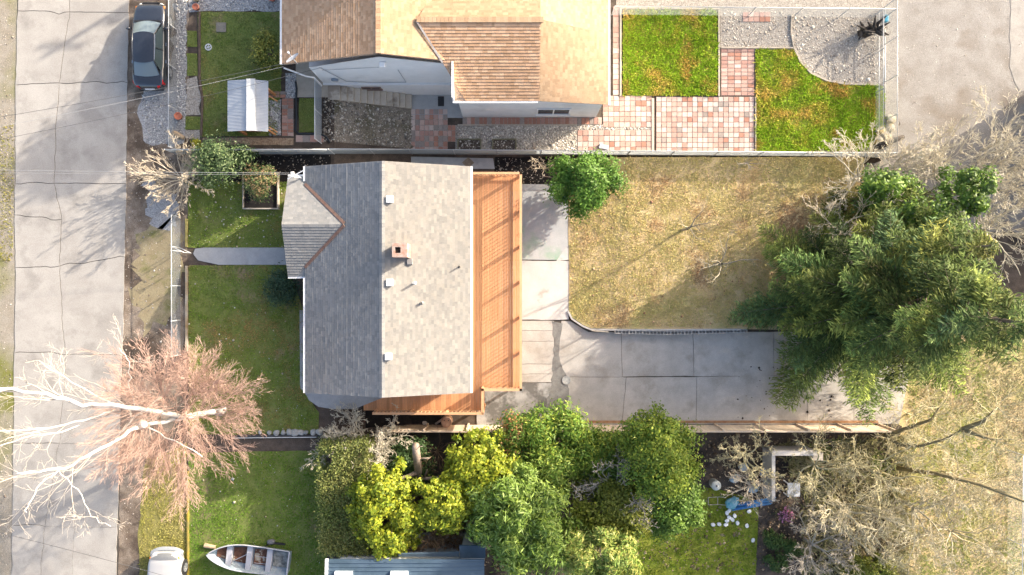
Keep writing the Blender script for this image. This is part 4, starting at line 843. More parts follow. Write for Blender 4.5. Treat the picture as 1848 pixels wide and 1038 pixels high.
    for k in range(5):
        a = 2*math.pi*k/5; rm.bar((.05*math.cos(a), .05*math.sin(a), .055), (wheel*.62*math.cos(a), wheel*.62*math.sin(a), .045), .06, .03)
    rme = rm.mesh('rim', M_rim); dk = MB().lathe([(0, .0), (wheel*.6, .0)], 20).mesh('brake_disc', M_dark)
    for y in (wb/2+.05, -wb/2+.05):
        for s_ in (-1, 1):
            ar = MB().lathe([(wheel*.9, -.03), (wheel+.065, -.02), (wheel+.06, .028), (wheel*.9, .02)], 24, Matrix.Translation((s_*(w2-.028), y, wheel)) @ Matrix.Rotation(R(90)*s_, 4, 'Y')); ar.build('wheel_arch', M_dark, root)
            wo = inst('wheel', wme, (s_*(w2-.085), y, wheel), root); wo.rotation_euler = (0, R(90)*s_, 0)
            inst('rim', rme, (0, 0, .05), wo); inst('brake_disc', dk, (0, 0, .03), wo)
    for s_ in (-1, 1):
        MB().grid(lambda u, v: Vector((s_*(w2*(.56+.30*u)), h-.20*u**2-.02-.16*v, interp(top, h-.2)-.18+.10*v+.02)), 6, 3).build('headlight', M_lamp, root, True)
        MB().box(s_*w2*.80-.07, h-.42, interp(top, h-.3)-.13, s_*w2*.80+.09, h-.24, interp(top, h-.3)-.055).build('indicator', M_amber, root, bevel=.03)
        tl = MB(); tl.grid(lambda u, v: Vector((s_*(w2*(.52+.42*u)), -h+.03+.26*u**2+.05*v, .70+.20*v)), 6, 3); tl.grid(lambda u, v: Vector((s_*(w2*(.55+.36*u)), -h+.06+.26*u**2+.16*v, .90+.055*v)), 6, 3); tl.build('tail_light', M_red, root, True)
    MB().box(-.26, -h-.012, .62, .26, -h+.03, .75).build('number_plate', M_white, root)
    gr = MB().box(-.45, h-.06, .45, .45, h+.012, .60); gr.build('grille', M_dark, root)
    MB().bar((-w2*.80, f0+.13, fz+.015), (w2*.80, f0+.13, fz+.015), .09, .012).build('wiper_cowl', M_dark, root)
    if bed is None:
        sp = MB(); sp.grid(lambda u, v: Vector(((2*u-1)*.55, r0_+.28-.14*(1-(2*u-1)**2)+.25*v, rz_-.02+.15*v)), 8, 3)
        for x in (-.38, 0, .38): sp.box(x-.18, r0_+.45, .9, x+.18, r0_+.6, 1.18)
        sp.build('rear_seat', M_seat, root)
    if bumper: MB().grid(lambda u, v: Vector((w2*.98*(2*u-1), h+.20-.24*abs(2*u-1)**3-.3*v, .50+.10*min(1, 2*v))), 14, 4).build('bumper', bumper, root, True)
    if bumper: MB().grid(lambda u, v: Vector((w2*(.86-.10*v)*(2*u-1), h-.36+.30*v-.20*abs(2*u-1)**3*v, interp(top, h-.36+.30*v)+.05-.05*(2*u-1)**2-.10*max(0, v-.6))), 12, 4).build('grille_panel', mat('grille_grey', (.16, .17, .18), None, rough=.5), root, True)
    if bed:
        MB().box(-w2*.84, bed[0], .70, w2*.84, bed[1], .98).build('cargo_bed', M_dark, root)
    return root
M_black = mat('black_paint', (.022, .026, .036), None, rough=.22, spec=.6, fine=0, coat=1.)
M_wpaint = mat('white_car_paint', (.42, .42, .42), None, rough=.3, spec=.4, fine=0, coat=.6)
car('sedan', 'black four-door sedan parked on the dirt verge', 'car', (-20.02, 13.38, ZT+.012), 0, M_black,
    top=[(-2.43, .86), (-2.2, .99), (-1.7, 1.03), (-1.2, .97), (.9, .95), (1.2, .95), (2.0, .83), (2.3, .70), (2.43, .58)], ws=((1.12, .97, .76), (.38, .57)), rw=((-1.72, 1.03, .70), (-1.05, .54)))
car('pickup_truck', 'white pickup with grey bumper parked on mossy verge beside boat lawn', 'truck', (-19.15, -17.25, ZT+.014), 0, M_wpaint, L_=5.3, W_=1.86, wb=3.2, roofz=1.72, belt=1.08, wheel=.37, bumper=mat('grey_bumper', (.30, .32, .34), None, rough=.5),
    top=[(-2.65, 1.05), (-2.4, 1.08), (-.6, 1.08), (.9, 1.08), (1.25, 1.09), (2.1, 1.02), (2.45, .92), (2.65, .74)], ws=((1.2, 1.09, .80), (.55, .64)), rw=((-.75, 1.1, .80), (-.6, .66)), bed=(-2.5, -.95))

# ---------------------------------------------------------------- boat
BT = empty('rowing_boat', P(454, 1002, ZT), math.atan2(-(1005-987), 527-378)*1., 'weathered pale blue aluminium rowing boat lying on the lawn', 'boat')
M_hull = mat('worn_blue_paint', (.29, .36, .41), (.39, .45, .48), 5, .6, fine=.12, c3=(.24, .31, .37), s3=3.5, thr=(.56, .64)); M_thw = mat('worn_white_thwart', (.42, .42, .45), (.49, .49, .51), 4, .7, fine=.12, c3=(.45, .38, .36), s3=4, thr=(.6, .68)); M_rust = mat('leaf_mush', (.10, .045, .03), (.17, .085, .055), 6, .95, .01, 30, fine=.4, c3=(.42, .38, .30), s3=2.2, thr=(.58, .64))
hl = 2.25
def hw(t): return .74*(max(0., 1-max(0., (-t-.15))**2.1/((hl-.15)**2.1)))**.8*(1 if t < .6 else 1-.05*(t-.6))
def zk(t): return .03+.32*max(0, (-t-1.2)/1.05)**2.2
def zg(t): return .58+.16*max(0, -t/hl)**2
def hullpt(t, v):     # v 0 keel .. 1 gunwale
    w = hw(t); k = zk(t); g_ = zg(t)
    x = w*(min(1, v/.45)*.82 if v < .45 else .82+.18*((v-.45)/.55)); z = k+(.06*v/.45 if v < .45 else .06+(g_-k-.06)*((v-.45)/.55)**1.0)
    return x, z
ts = [-hl+2*hl*i/30 for i in range(31)]; vsn = [0, .2, .45, .55, .7, .85, 1]
for inn, nm in ((0, 'hull'), (1, 'inner_hull')):
    b_ = MB()
    for sd in (1, -1):
        def f(u, v, sd=sd): t = -hl+2*hl*u; x, z = hullpt(t, v); return Vector((t*(1-.004*inn), sd*max(0, x-.02*inn), z+(.015 if inn and v < .6 else 0)))
        b_.grid(f, 34, 10)
    x_ = [hullpt(hl, v) for v in (0, .45, 1)]
    b_.poly([(hl-.01*inn, y, z) for y, z in x_]+[(hl-.01*inn, -y, z) for y, z in reversed(x_)]); b_.build(nm, M_hull, BT, True)
for sd in (1, -1): MB().tube([(t, sd*hw(t), zg(t)) for t in ts], .028, 6).build('gunwale', M_thw, BT, True)
MB().bar((hl, -hw(hl), .585), (hl, hw(hl), .585), .07, .06).build('transom_cap', M_thw, BT)
for t in (-1.12, .0, 1.12):
    th = MB().box(t-.15, -hw(t)*.93, .36, t+.15, hw(t)*.93, .40); th.box(t+.11, -hw(t)*.86, .1, t+.13, hw(t)*.86, .36); th.build('thwart', M_thw, BT)
for a, c in ((-1.85, -1.3), (-.95, -.18), (.2, .95), (1.3, 2.1)):
    MB().poly([(a, -hw(a)*.55, .125+zk(a)), (c, -hw(c)*.6, .125+zk(c)), (c, hw(c)*.7, .125+zk(c)), (a, hw(a)*.6, .125+zk(a))]).build('floor_litter', M_rust if c < 1 else mat('grey_litter', (.4, .4, .36), (.12, .12, .11), 5, .9, fine=.3), BT)
for t in (-1.5, -.7, -.4, .35, .6, .85, 1.5, 1.8):
    for sd in (1, -1): MB().tube([(t, sd*hullpt(t, v)[0]*.975, hullpt(t, v)[1]+.02) for v in (.3, .5, .75, .95)], .012, 5).build('rib', M_thw, BT)
for a, c, rr_ in (((-.9, -.35, .2), (.05, .3, .42), .02), ((.25, -.35, .16), (1.0, -.33, .16), .018), ((.25, .05, .16), (1.0, .02, .16), .018)): MB().tube([a, c], rr_, 6).build('pole', M_thw, BT)
om = empty('outboard_motor', P(491, 976, ZT), .1, 'dark outboard motor lying on the lawn beside the boat', 'motor')
MB().lathe([(0, -.22), (.11, -.2), (.15, -.08), (.15, .1), (.1, .2), (0, .22)], 12, Matrix.Translation((0, 0, .16)) @ Matrix.Rotation(R(90), 4, 'Y')).build('cowling', mat('grey_cowl', (.12, .12, .13), (.2, .2, .21), 9, .45), om, True)
MB().bar((.1, -.1, .1), (.75, -.25, .06), .1, .08).build('leg', M_dark, om); MB().bar((-.1, -.12, .12), (-.5, -.3, .1), .04, .04).build('tiller', M_dark, om)
lg = MB(); lg.tube([(0, 0, .12), (.35, -.06, .13), (.6, -.1, .11)], [.13, .12, .1], 10); o = lg.build('log', mat('cut_timber', (.45, .34, .22), (.36, .27, .18), 5, .9, fine=.25), None, loc=P(371, 983, ZT)); tag(o, 'short cut log under the bow of the boat', 'log')

# ---------------------------------------------------------------- small things
M_terra = mat('terracotta', (.52, .17, .10), (.60, .23, .14), 5, .8, fine=.1)
def pot(px, py, z, s_, label, m=M_terra):
    r = empty('plant_pot', P(px, py, z), 0, label, 'pot'); MB().lathe([(0, .0), (.10*s_, .0), (.15*s_, .24*s_), (.17*s_, .24*s_), (.17*s_, .29*s_), (.14*s_, .29*s_), (.13*s_, .22*s_), (0, .22*s_)], 18).build('pot', m, r, True)
    MB().lathe([(.0, .235*s_), (.13*s_, .232*s_)], 16).build('soil', M_terra if s_ > 1 else M_soil, r); return r
pot(326, 212, ZT, 1.25, 'terracotta pot standing on the grey gravel strip'); pot(357, 16, ZT, 1.1, 'terracotta pot at the gravel bed edge'); pot(356, 1, ZT, 1., 'mossy pot beside the gravel bed terracotta pot', mat('mossy_pot', (.2, .19, .12), None)); pot(493, 0, ZT, 1.1, 'terracotta pot by the tan-roofed house gutter')
tp = MB().box(-.28, -.27, 0, .28, .27, .05).build('stepping_stone', mat('mossy_slab', (.20, .18, .15), (.28, .25, .2), 5, .9, fine=.25), None, loc=P(400, 50, ZT)+Vector((0, 0, .03)), bevel=.015); tag(tp, 'square mossy stone slab set in the shed lawn', 'slab')
orn = empty('garden_ornament', P(377, 86, ZT)+Vector((0, 0, .03)), .4, 'small white round garden ornament on shed lawn', 'ornament')
for k in range(6): a = k*1.047; MB().bar((0, 0, .04), (.17*math.cos(a), .17*math.sin(a), .04), .03, .03).build('spoke', M_white, orn)
MB().lathe([(.15, .02), (.19, .02), (.19, .06), (.15, .06), (.15, .02)], 18).build('ring', M_white, orn)
lg = MB(); lg.tube([(0, 0, .14), (.3, -.14, .15), (.62, -.32, .13)], [.15, .14, .11], 10); o = lg.build('log', MATS['cut_timber'], None, loc=P(314, 240, ZT)); tag(o, 'short log lying beside the fence corner on gravel', 'log')
# dish antennas
def dish(name, loc, rz, label, s_=1.):
    r = empty(name, loc, rz, label, 'dish'); MB().tube([(0, 0, -.05), (0, 0, .35), (.06, 0, .5)], .025, 7).build('mast', M_metal, r)
    MB().lathe([(0, 0), (.15*s_, .015), (.3*s_, .06), (.31*s_, .065)], 22, Matrix.Translation((.1, 0, .52)) @ Matrix.Rotation(R(50), 4, 'Y') @ Matrix.Scale(1.25, 4, (0, 1, 0))).build('reflector', mat('dish_grey', (.52, .53, .55), None, rough=.5), r, True)
    MB().tube([(.12, 0, .4), (.45, 0, .62)], .015, 6).build('feed_arm', M_metal, r); MB().box(.4, -.05, .58, .5, .05, .68).build('feed_horn', M_white, r, bevel=.01); return r
q = P(535, 113, 5.2); dish('satellite_dish', (q.x, q.y, 5.05+.33*(q.x+12)-.28), 2.2, 'grey satellite dish on the tan roof corner')
q = P(541, 316, 4.9); mst = empty('service_mast', (q.x-.05, q.y-.1, 4.45), 0, 'white service mast with cross arms on porch roof corner', 'mast')
MB().tube([(0, 0, 0), (-.05, .06, 1.35)], .03, 8).build('pole', M_white, mst); MB().bar((-.55, -.12, .55), (.35, .3, .75), .045, .045).build('cross_arm', M_white, mst); MB().bar((-.35, .02, .5), (-.02, .0, .1), .03, .03).build('brace', M_white, mst); MB().box(-.12, 0, 1.3, .02, .12, 1.42).build('weatherhead', M_white, mst)
def wire(label, a, c, sag, r=.012, group='power lines', m=None):
    a = Vector(a); c = Vector(c); w_ = MB(); w_.tube([a.lerp(c, t/14)-Vector((0, 0, sag*4*(t/14)*(1-t/14))) for t in range(15)], r, 5); return tag(w_.build('power_line', m or mat('cable', (.10, .10, .10), None, rough=.6)), label, 'cable', None)
mt = Vector((q.x-.1, q.y-.04, 5.8)); M_cabl = mat('pale_cable', (.33, .33, .33), None, rough=.6)
wire('pale service cable running from street to mast on porch roof', P(-200, 303, 7.5), mt, .3, .010, m=M_cabl); wire('thin grey cable just below the pale service cable', P(-200, 309, 7.3), mt-Vector((0, .05, .12)), .35, .007, m=M_cabl)
nhp = Vector((-11.9, 11.5, 5.0))
wire('pale power cable from street to tan-roofed house corner', P(-180, 262, 8.5), nhp, .35, .009, m=M_cabl); wire('dark telephone cable above the shed roof', P(-180, 240, 8.5), nhp+Vector((.1, .1, .2)), .4, .01); wire('dark sagging cable reaching the white siding wall', P(-180, 285, 8.0), (-10.0, 11.44, 5.0), .6, .009)
wire('dark overhead line crossing street near the white pickup', P(-200, 915, 8.0), P(420, 1075, 7.5), .3, .011)
# barrel, pallet and odds beside the deck
M_barrel = mat('rusty_barrel', (.42, .24, .15), (.52, .33, .22), 5, .8, fine=.25)
bb = empty('barrel', P(808, 757, 0), 0, 'rusty brown barrel standing between deck and board fence', 'barrel'); MB().lathe([(0, 0), (.29, 0), (.31, .3), (.32, .31), (.31, .33), (.31, .6), (.32, .61), (.31, .63), (.3, .9), (.28, .9), (.28, .87)], 22).build('body', M_barrel, bb, True); MB().lathe([(0, .87), (.285, .87)], 22).build('lid', M_barrel, bb)
for x in (-.12, .12): MB().lathe([(0, .89), (.035, .89), (.035, .87)], 10, Matrix.Translation((x, .1, 0))).build('bung', M_dark, bb)
pl = empty('pallet', P(838, 772, 0), 0, 'weathered pallet leaning on the board fence beside barrel', 'pallet')
for i in range(5): MB().box(-.6, -.06+.012*i, .1+i*.17, .6, -.04+.012*i, .2+i*.17).build('slat', M_barrel, pl)
for x in (-.56, 0, .56): MB().box(x-.04, -.03, .0, x+.04, .06, .95).build('bearer', M_barrel, pl)
for i, (px, py, s_) in enumerate(((768, 765, .22), (770, 772, .12), (758, 770, .12), (786, 772, .14))): rock('rubble_stone', P(px, py, gz(P(px, py, 0).x))+Vector((0, 0, .07)), (s_, s_*.7, s_*.5), M_rock, 'pale broken stone on black soil beside the barrel', 'stone', 'rubble beside the barrel', seed=20+i)
bd = MB().bar((0, 0, .1), (.75, .55, .3), .12, .03).build('loose_plank', M_edge, None, loc=P(786, 765, 0)); tag(bd, 'loose grey plank leaning against the barrel', 'plank')
ac = empty('side_step', P(646, 725, ZT), 0, 'dark timber step at the end of the concrete side path', 'step'); M_dkw = mat('dark_timber', (.05, .052, .055), (.085, .085, .09), 4, .7)
for i in range(3): MB().box(-.17+.125*i, -.38, -.35, -.055+.125*i, .55, .04).build('tread', M_dkw, ac)
# planter box
pb = empty('planter_box', P(473, 345, ZT), 0, 'square timber planter box of black soil with shrub', 'planter'); w_, h_ = 1.0, 1.04
MB().box(-w_, -h_, 0, w_, -h_+.06, .3).build('board', M_edge, pb); MB().box(-w_, h_-.06, 0, w_, h_, .3).build('board', M_edge, pb); MB().box(-w_, -h_+.061, 0, -w_+.06, h_-.061, .3).build('board', M_edge, pb); MB().box(w_-.06, -h_+.061, 0, w_, h_-.061, .3).build('board', M_edge, pb)
MB().box(-w_+.061, -h_+.061, 0, w_-.061, h_-.061, .2).build('soil', M_mulch, pb)
# hose and trims beside the steps
hs = MB(); pts_ = [(534, 148), (536, 160), (535, 185), (536, 215), (534, 236), (540, 242), (560, 242), (580, 243), (590, 248), (596, 258)]
hs.tube([P(x, y, ZT)+Vector((0, 0, .07)) for x, y in pts_], .055, 8); tag(hs.build('drain_hose', mat('black_hose', (.035, .04, .045), None, rough=.6), None, True), 'thick black drain hose round small green grass square', 'hose')
cl = empty('crumpled_bag', P(693, 184, .6), 0, 'crumpled white plastic bag on the lower concrete steps', 'bag'); o = rock('bag', (0, 0, .12), (.2, .27, .12), M_white, parent=cl, seed=5)
o = MB().box(-.18, -.3, 0, .18, .28, .03).build('door_mat', M_dark, None, loc=P(796, 183, 0)+Vector((0, 0, .035))); tag(o, 'dark door mat on the landing below the steps', 'mat')
hc = MB().prism([(-.36, 0), (0, -.33), (.36, 0), (0, .33)], 0, .03).build('hatch_cover', mat('rusty_plate', (.22, .17, .12), (.3, .25, .18), 6, .8, fine=.2), None, loc=P(845, 294, 0)+Vector((0, 0, .032))); tag(hc, 'brown diamond-set hatch cover in concrete path', 'cover')
fl_ = empty('flood_lamp', P(1089, 266, 0)+Vector((0, 0, .05)), -.2, 'grey lamp box lying on the pink paver strip', 'lamp'); MB().box(-.28, -.13, 0, .28, .13, .14).build('case', mat('lamp_grey', (.45, .47, .50), None, rough=.4), fl_, bevel=.02); MB().box(-.3, -.1, .02, -.281, .1, .12).build('lens', M_glassd, fl_)
for px in (847, 910):
    e = P(px, 262, 0); fr_ = MB()
    for a, c in (((-.68, -.33), (.68, -.33)), ((.68, -.33), (.68, .33)), ((.68, .33), (-.68, .33)), ((-.68, .33), (-.68, -.33))): fr_.bar((*a, .06), (*c, .06), .07, .1)
    tag(fr_.build('bed_frame', mat('mossy_frame', (.16, .15, .08), (.24, .22, .15), 4, .9), None, loc=e), 'mossy timber frame of soil bed in gravel, '+('next to the small checkered patio' if px < 880 else 'farther from the small checkered patio'), 'bed frame')
# tree stumps / driftwood and log in the neighbour yard
M_char = mat('dark_driftwood', (.035, .03, .027), (.09, .075, .06), 6, .85, .01, 20, fine=.4)
dw = empty('driftwood_stump', P(1560, 60, 0), 0, 'dark upturned driftwood roots standing on pale gravel', 'stump'); rng = np.random.default_rng(3)
tk = MB(); tk.tube([(0, 0, 0), (.05, .05, .35), (.1, .1, .6)], [.3, .24, .2], 10); tk.build('trunk', M_char, dw, True)
for k in range(13):
    a = rng.uniform(0, 6.28); l = rng.uniform(.5, 1.0); b0 = np.array((-.35 if k % 2 else .4, 0, .45)); d = np.array((math.cos(a)*l, math.sin(a)*l*.8, rng.uniform(.0, .8)))
    MB().tube([b0, b0+d*.5+rng.normal(0, .08, 3), b0+d], [.14, .1, .03], 7).build('root', M_char, dw, True)
MB().tube([(-.5, -.1, .2), (.1, 0, .5), (.5, .15, .35)], [.16, .2, .12], 8).build('root_mass', M_char, dw, True)
lg = MB(); lg.tube([(-1.0, -.35, .25), (0, .05, .3), (.65, .3, .32)], [.2, .17, .12], 10); o = lg.build('log', M_char, None, True, loc=P(1605, 258, 0)); tag(o, 'dark log beside the stones at the alley fence corner', 'log')
for i, (px, py, s_) in enumerate(((1592, 240, .35), (1603, 232, .3), (1585, 258, .33), (1600, 250, .28), (1606, 215, .3))): rock('corner_rock', P(px, py, 0)+Vector((0, 0, .1)), (s_, s_, s_*.5), mat('mossy_rock', (.42, .40, .36), (.35, .25, .06), 2.5, .9, fine=.2), 'pale mossy rock in the corner by the alley fence', 'rock', 'rocks in the fence corner', seed=40+i)
tb = MB().box(-.1, -.22, 0, .14, .2, .25).build('toy_box', mat('blue_plastic', (.05, .30, .45), None, rough=.4), None, loc=P(1596, 35, 0), bevel=.03); tag(tb, 'small blue plastic tub beside the driftwood stump', 'tub')
# junk corner
JK = [P(x, y, 0) for x, y in ((1322, 905), (1350, 865), (1328, 862), (1345, 840))]
M_blue = mat('blue_tarp', (.03, .16, .42), (.10, .30, .55), 5, .4, fine=.15); M_teal = mat('teal_tarp', (.05, .32, .42), (.35, .55, .62), 4, .4, fine=.15); M_pale = mat('pale_sheeting', (.40, .52, .58), (.60, .66, .70), 4, .35, fine=.1)
for i, (px, py, s_, m, lb) in enumerate(((1320, 905, (.42, .36, .3), M_teal, 'crumpled teal tarp at the lawn end of junk pile'), (1338, 842, (.32, .26, .3), M_pale, 'pale plastic sheeting heaped under the twiggy shrub'), (1325, 862, (.2, .4, .25), M_pale, 'narrow pale plastic bundle beside the twiggy shrub'), (1358, 878, (.36, .3, .25), M_pale, 'grey-blue plastic bag in the middle of junk pile'), (1377, 852, (.3, .25, .25), M_blue, 'dark blue crumpled bag next to grey wall'))):
    rock('tarp_heap', P(px, py, 0)+Vector((0, 0, .25)), s_, m, lb, 'tarp', seed=60+i)
bp = empty('blue_pole_bundle', P(1358, 908, 0), .17, 'bundle of long blue poles lying at the lawn edge', 'poles')
for i in range(7): MB().tube([(-1.3+.1*(i % 3), -.18+.06*i, .12+.05*(i % 3)), (1.0+.06*i, -.16+.055*i, .16+.05*((i+1) % 3))], .035, 7).build('pole', M_blue, bp, True)
cf = empty('chair_frame', P(1288, 904, 0), 0, 'bare metal chair frame lying on the shady lawn', 'chair')
for pts_ in ([(-.32, .22, .05), (.3, .25, .05)], [(-.32, -.22, .05), (.3, -.2, .05)], [(-.34, .22, .06), (-.34, -.22, .06)], [(.22, .25, .06), (.22, -.2, .06)], [(.3, .25, .05), (.62, .3, .35)], [(.3, -.2, .05), (.62, -.15, .35)]): MB().tube(pts_, .02, 6).build('tube', mat('bare_pipe', (.6, .52, .42), None, rough=.5), cf)
gp = empty('water_butt', P(1286, 870, 0), 0, 'round pale lidded water butt at the shrub edge', 'butt'); MB().lathe([(0, 0), (.24, 0), (.28, .35), (.26, .7), (.29, .72), (.29, .76), (.2, .82), (0, .84)], 20).build('body', mat('pale_butt', (.5, .52, .47), (.6, .6, .55), 5, .6), gp, True); MB().lathe([(0, .87), (.05, .86), (.05, .83)], 10).build('knob', M_dark, gp)
wst = random.Random(2)
for i, (x, y) in enumerate(((1286, 946), (1297, 945), (1309, 946), (1311, 939), (1315, 933), (1321, 937), (1325, 930), (1315, 921), (1311, 925), (1330, 943), (1347, 948), (1351, 922), (1358, 974))):
    o = MB().prism([(.15*math.cos(a*.785+.3)*(1 if a % 2 else .9), .11*math.sin(a*.785+.3)) for a in range(8)], 0, .07).build('white_block', mat('white_stone', (.72, .73, .72), (.78, .79, .78), 5, .7, fine=.06, objrand=.05), None, loc=P(x, y, 0)+Vector((0, 0, .06)), bevel=.02); o.rotation_euler = (0, 0, wst.uniform(0, 3)); tag(o, 'small white rounded stone lying on the shady lawn', 'stone', 'white stones on the lawn')
# roofless shed walls beside junk
M_block2 = mat('grey_wall', (.42, .41, .40), (.50, .49, .47), 1.5, .9, fine=.15); SW = empty('ruined_shed', P(1400, 860, 0), 0, 'roofless grey shed walls with pale top boards', 'shed')
xa, xb_ = P(1396, 0, 1.5).x, P(1474, 0, 1.5).x; ya, yb_ = P(0, 818, 1.5).y, P(0, 905, 1.5).y; o_ = -SW.location
for nm, bx in (('wall', (xa-.1, yb_, 0, xa+.1, ya, 1.5)), ('wall', (xa+.101, ya-.1, 0, xb_, ya+.1, 1.5))): MB().box(bx[0]+o_.x, bx[1]+o_.y, bx[2], bx[3]+o_.x, bx[4]+o_.y, bx[5]).build(nm, M_block2, SW)
MB().box(xa-.1+o_.x, ya-.13+o_.y, 1.501, xb_+.2+o_.x, ya+.13+o_.y, 1.55).build('top_board', mat('pale_board', (.66, .60, .52), None, rough=.7), SW); MB().box(xb_+.001+o_.x, ya-.55+o_.y, .9, xb_+.6+o_.x, ya-.11+o_.y, .96).build('shelf', mat('pale_board', (.66, .60, .52)), SW)
wt = empty('white_table', P(1424, 878, 0), 0, 'small square white table inside the roofless shed', 'table'); MB().box(-.36, -.4, .68, .36, .4, .72).build('table_top', M_white, wt, bevel=.01)
for x in (-.32, .32):
    for y in (-.36, .36): MB().box(x-.025, y-.025, 0, x+.025, y+.025, .68).build('leg', M_white, wt)
# utility pole north of the view, its shadow crosses the street
UP = empty('utility_pole', (.3, 29.6, 0), 0, 'wooden utility pole with transformer north of the tan-roofed house', 'pole'); MB().tube([(0, 0, 0), (0, 0, 12.6)], [.17, .12], 10).build('pole', mat('pole_wood', (.2, .15, .11), (.28, .22, .17), 5, .9), UP, True)
MB().lathe([(0, 9.8), (.34, 9.8), (.34, 11.2), (.2, 11.35), (0, 11.4)], 16, Matrix.Translation((.5, 0, 0))).build('transformer', M_metal, UP, True); MB().box(-1.2, -.06, 12.1, 1.2, .06, 12.25).build('cross_arm', MATS['pole_wood'], UP)
# garage beyond the alley whose shadow falls over the gravel
GR = empty('alley_garage', (35, 8.6, 0), 0, 'plain garage on the far side of the alley', 'garage'); MB().box(-3.2, -3.9, 0, 3.2, 3.75, 3.9).build('wall', M_siding, GR)
rb = MB(); slab3(rb, (-3.5, -4.1, 3.8), (3.5, -4.1, 3.8), (3.5, 0, 4.9), (-3.5, 0, 4.9), .12); slab3(rb, (-3.5, 3.9, 3.8), (3.5, 3.9, 3.8), (3.5, 0, 4.9), (-3.5, 0, 4.9), .12); rb.build('roof', MATS['roof_felt'], GR); MB().box(-3.26, -2, 0, -3.21, 1.5, 2.3).build('door', M_white, GR)
# ---------------------------------------------------------------- vegetation
M_bark = mat('bark', (.16, .12, .09), (.26, .21, .165), 8, .95, .01, 25, fine=.3); M_birch = mat('birch_bark', (.60, .57, .52), (.70, .67, .62), 4, .8, fine=.1, c3=(.30, .25, .18), s3=3.0, thr=(.64, .7))
M_pink = mat('pink_twig', (.46, .31, .25), (.54, .38, .31), 2, .8, fine=.1); M_tan = mat('tan_twig', (.58, .49, .36), (.66, .57, .44), 2, .85, fine=.15); M_olive = mat('mossy_twig', (.46, .41, .23), (.57, .51, .33), 2, .85, fine=.15); M_grey = mat('grey_twig', (.34, .30, .25), (.44, .40, .34), 2, .85, fine=.15); M_straw = mat('straw_twig', (.46, .40, .26), (.58, .52, .37), 2, .85, fine=.15); M_cream = mat('cream_twig', (.54, .49, .38), (.64, .58, .46), 2, .85, fine=.12); M_sap = mat('sapling_bark', (.26, .23, .17), (.34, .31, .23), 2, .85, fine=.15); M_brown = mat('brown_twig', (.26, .17, .10), (.34, .23, .14), 2, .85, fine=.15)
def shrub(name, label, cat, px, py, zb_, zc, rx, ry, rz_, n, L_, W_, pal_, seed, m=None, nc=26, upn=.6, flat=1., tips=None, group=None, stem=True, spread=.42, hang=0.):
    c = P(px, py, zc); root = empty(name, (c.x, c.y, zb_), 0, label, cat, group); rng = np.random.default_rng(seed); z0 = zc-zb_; L_ *= 1.3; W_ *= 1.3; n = int(n*.72)
    d = nrm(rng.normal(0, 1, (nc, 3))); d[:, 2] = np.where(d[:, 2] < -.35, -d[:, 2], d[:, 2]); rad = rng.uniform(.45, .88, (nc, 1))
    cl = d*rad*np.array([rx, ry, rz_]); cr = spread*min(rx, ry)*rng.uniform(.6, 1.25, nc)
    k = rng.integers(0, nc, n); dd = nrm(rng.normal(0, 1, (n, 3))); rr_ = cr[k]*(.3+.7*rng.random(n)**.5)*np.exp(rng.normal(0, .22, n)); C = cl[k]+dd*rr_[:, None]*np.array([1, 1, .8])
    out = nrm(dd*.45+nrm(C)*.4+np.array([0, 0, upn*.8])+rng.normal(0, .42, (n, 3))); ax = rng.normal(0, 1, (n, 3)); ax -= out*np.sum(ax*out, 1, keepdims=True)*.8; ax[:, 2] -= hang
    col = pick(rng, pal_, n, .32); hue = pick(rng, pal_, nc, .10)[k]; col = col*.5+hue*.5
    if tips is not None:
        t = (C[:, 2] > .15*rz_) & (rng.random(n) < tips[1]); col[t] = pick(rng, tips[0], int(t.sum()))
    C = C+np.array([0, 0, z0]); keep = C[:, 2] > .03; leaves('crown', C[keep], ax[keep], out[keep], L_*rng.uniform(.6, 1.3, int(keep.sum())), W_*rng.uniform(.7, 1.2, int(keep.sum())), col[keep], m or M_leaf, root)
    if stem:
        sg = []
        for i in range(min(nc, 14)):
            a = np.array((rng.normal(0, .08*rx), rng.normal(0, .08*ry), -.05)); e = cl[i]*.8+np.array([0, 0, z0]); mid = (a+e)/2+np.array([0, 0, .15*z0]); r_ = .02+.02*rx; sg += [(a, mid, r_, r_*.7), (mid, e, r_*.7, r_*.3)]
        segs_obj('stems', sg, M_bark, root, 5)
    return root
G_laurel = [(0.092, 0.210, 0.028), (0.123, 0.266, 0.033), (0.069, 0.155, 0.022), (0.169, 0.309, 0.044)]
shrub('round_shrub', 'large rounded glossy green shrub at the corner of dry lawn', 'shrub', 1054, 332, 0, 1.7, 2.3, 1.95, 1.6, 19000, .15, .065, G_laurel, 1, nc=44, spread=.3, tips=([(.16, .27, .05), (.13, .24, .04)], .3))
shrub('leafy_shrub', 'pale green leafy shrub in the black mulch bed', 'shrub', 398, 293, ZT, ZT+1.3, 1.6, 1.45, 1.2, 9000, .12, .05, [(.10, .16, .06), (.15, .21, .09), (.07, .12, .045)], 2, tips=([(.26, .32, .15), (.2, .27, .1)], .3))
shrub('small_shrub', 'dark green low shrub beside the pale leafy shrub', 'shrub', 438, 278, ZT, ZT+.7, .75, .6, .65, 2200, .11, .045, [(.05, .1, .035), (.08, .13, .05)], 3)
shrub('golden_shrub', 'small golden yellow shrub by the grey fence', 'shrub', 357, 263, ZT, ZT+.7, .38, .38, .5, 1500, .09, .04, [(.45, .38, .02), (.38, .36, .03), (.28, .3, .03)], 4)
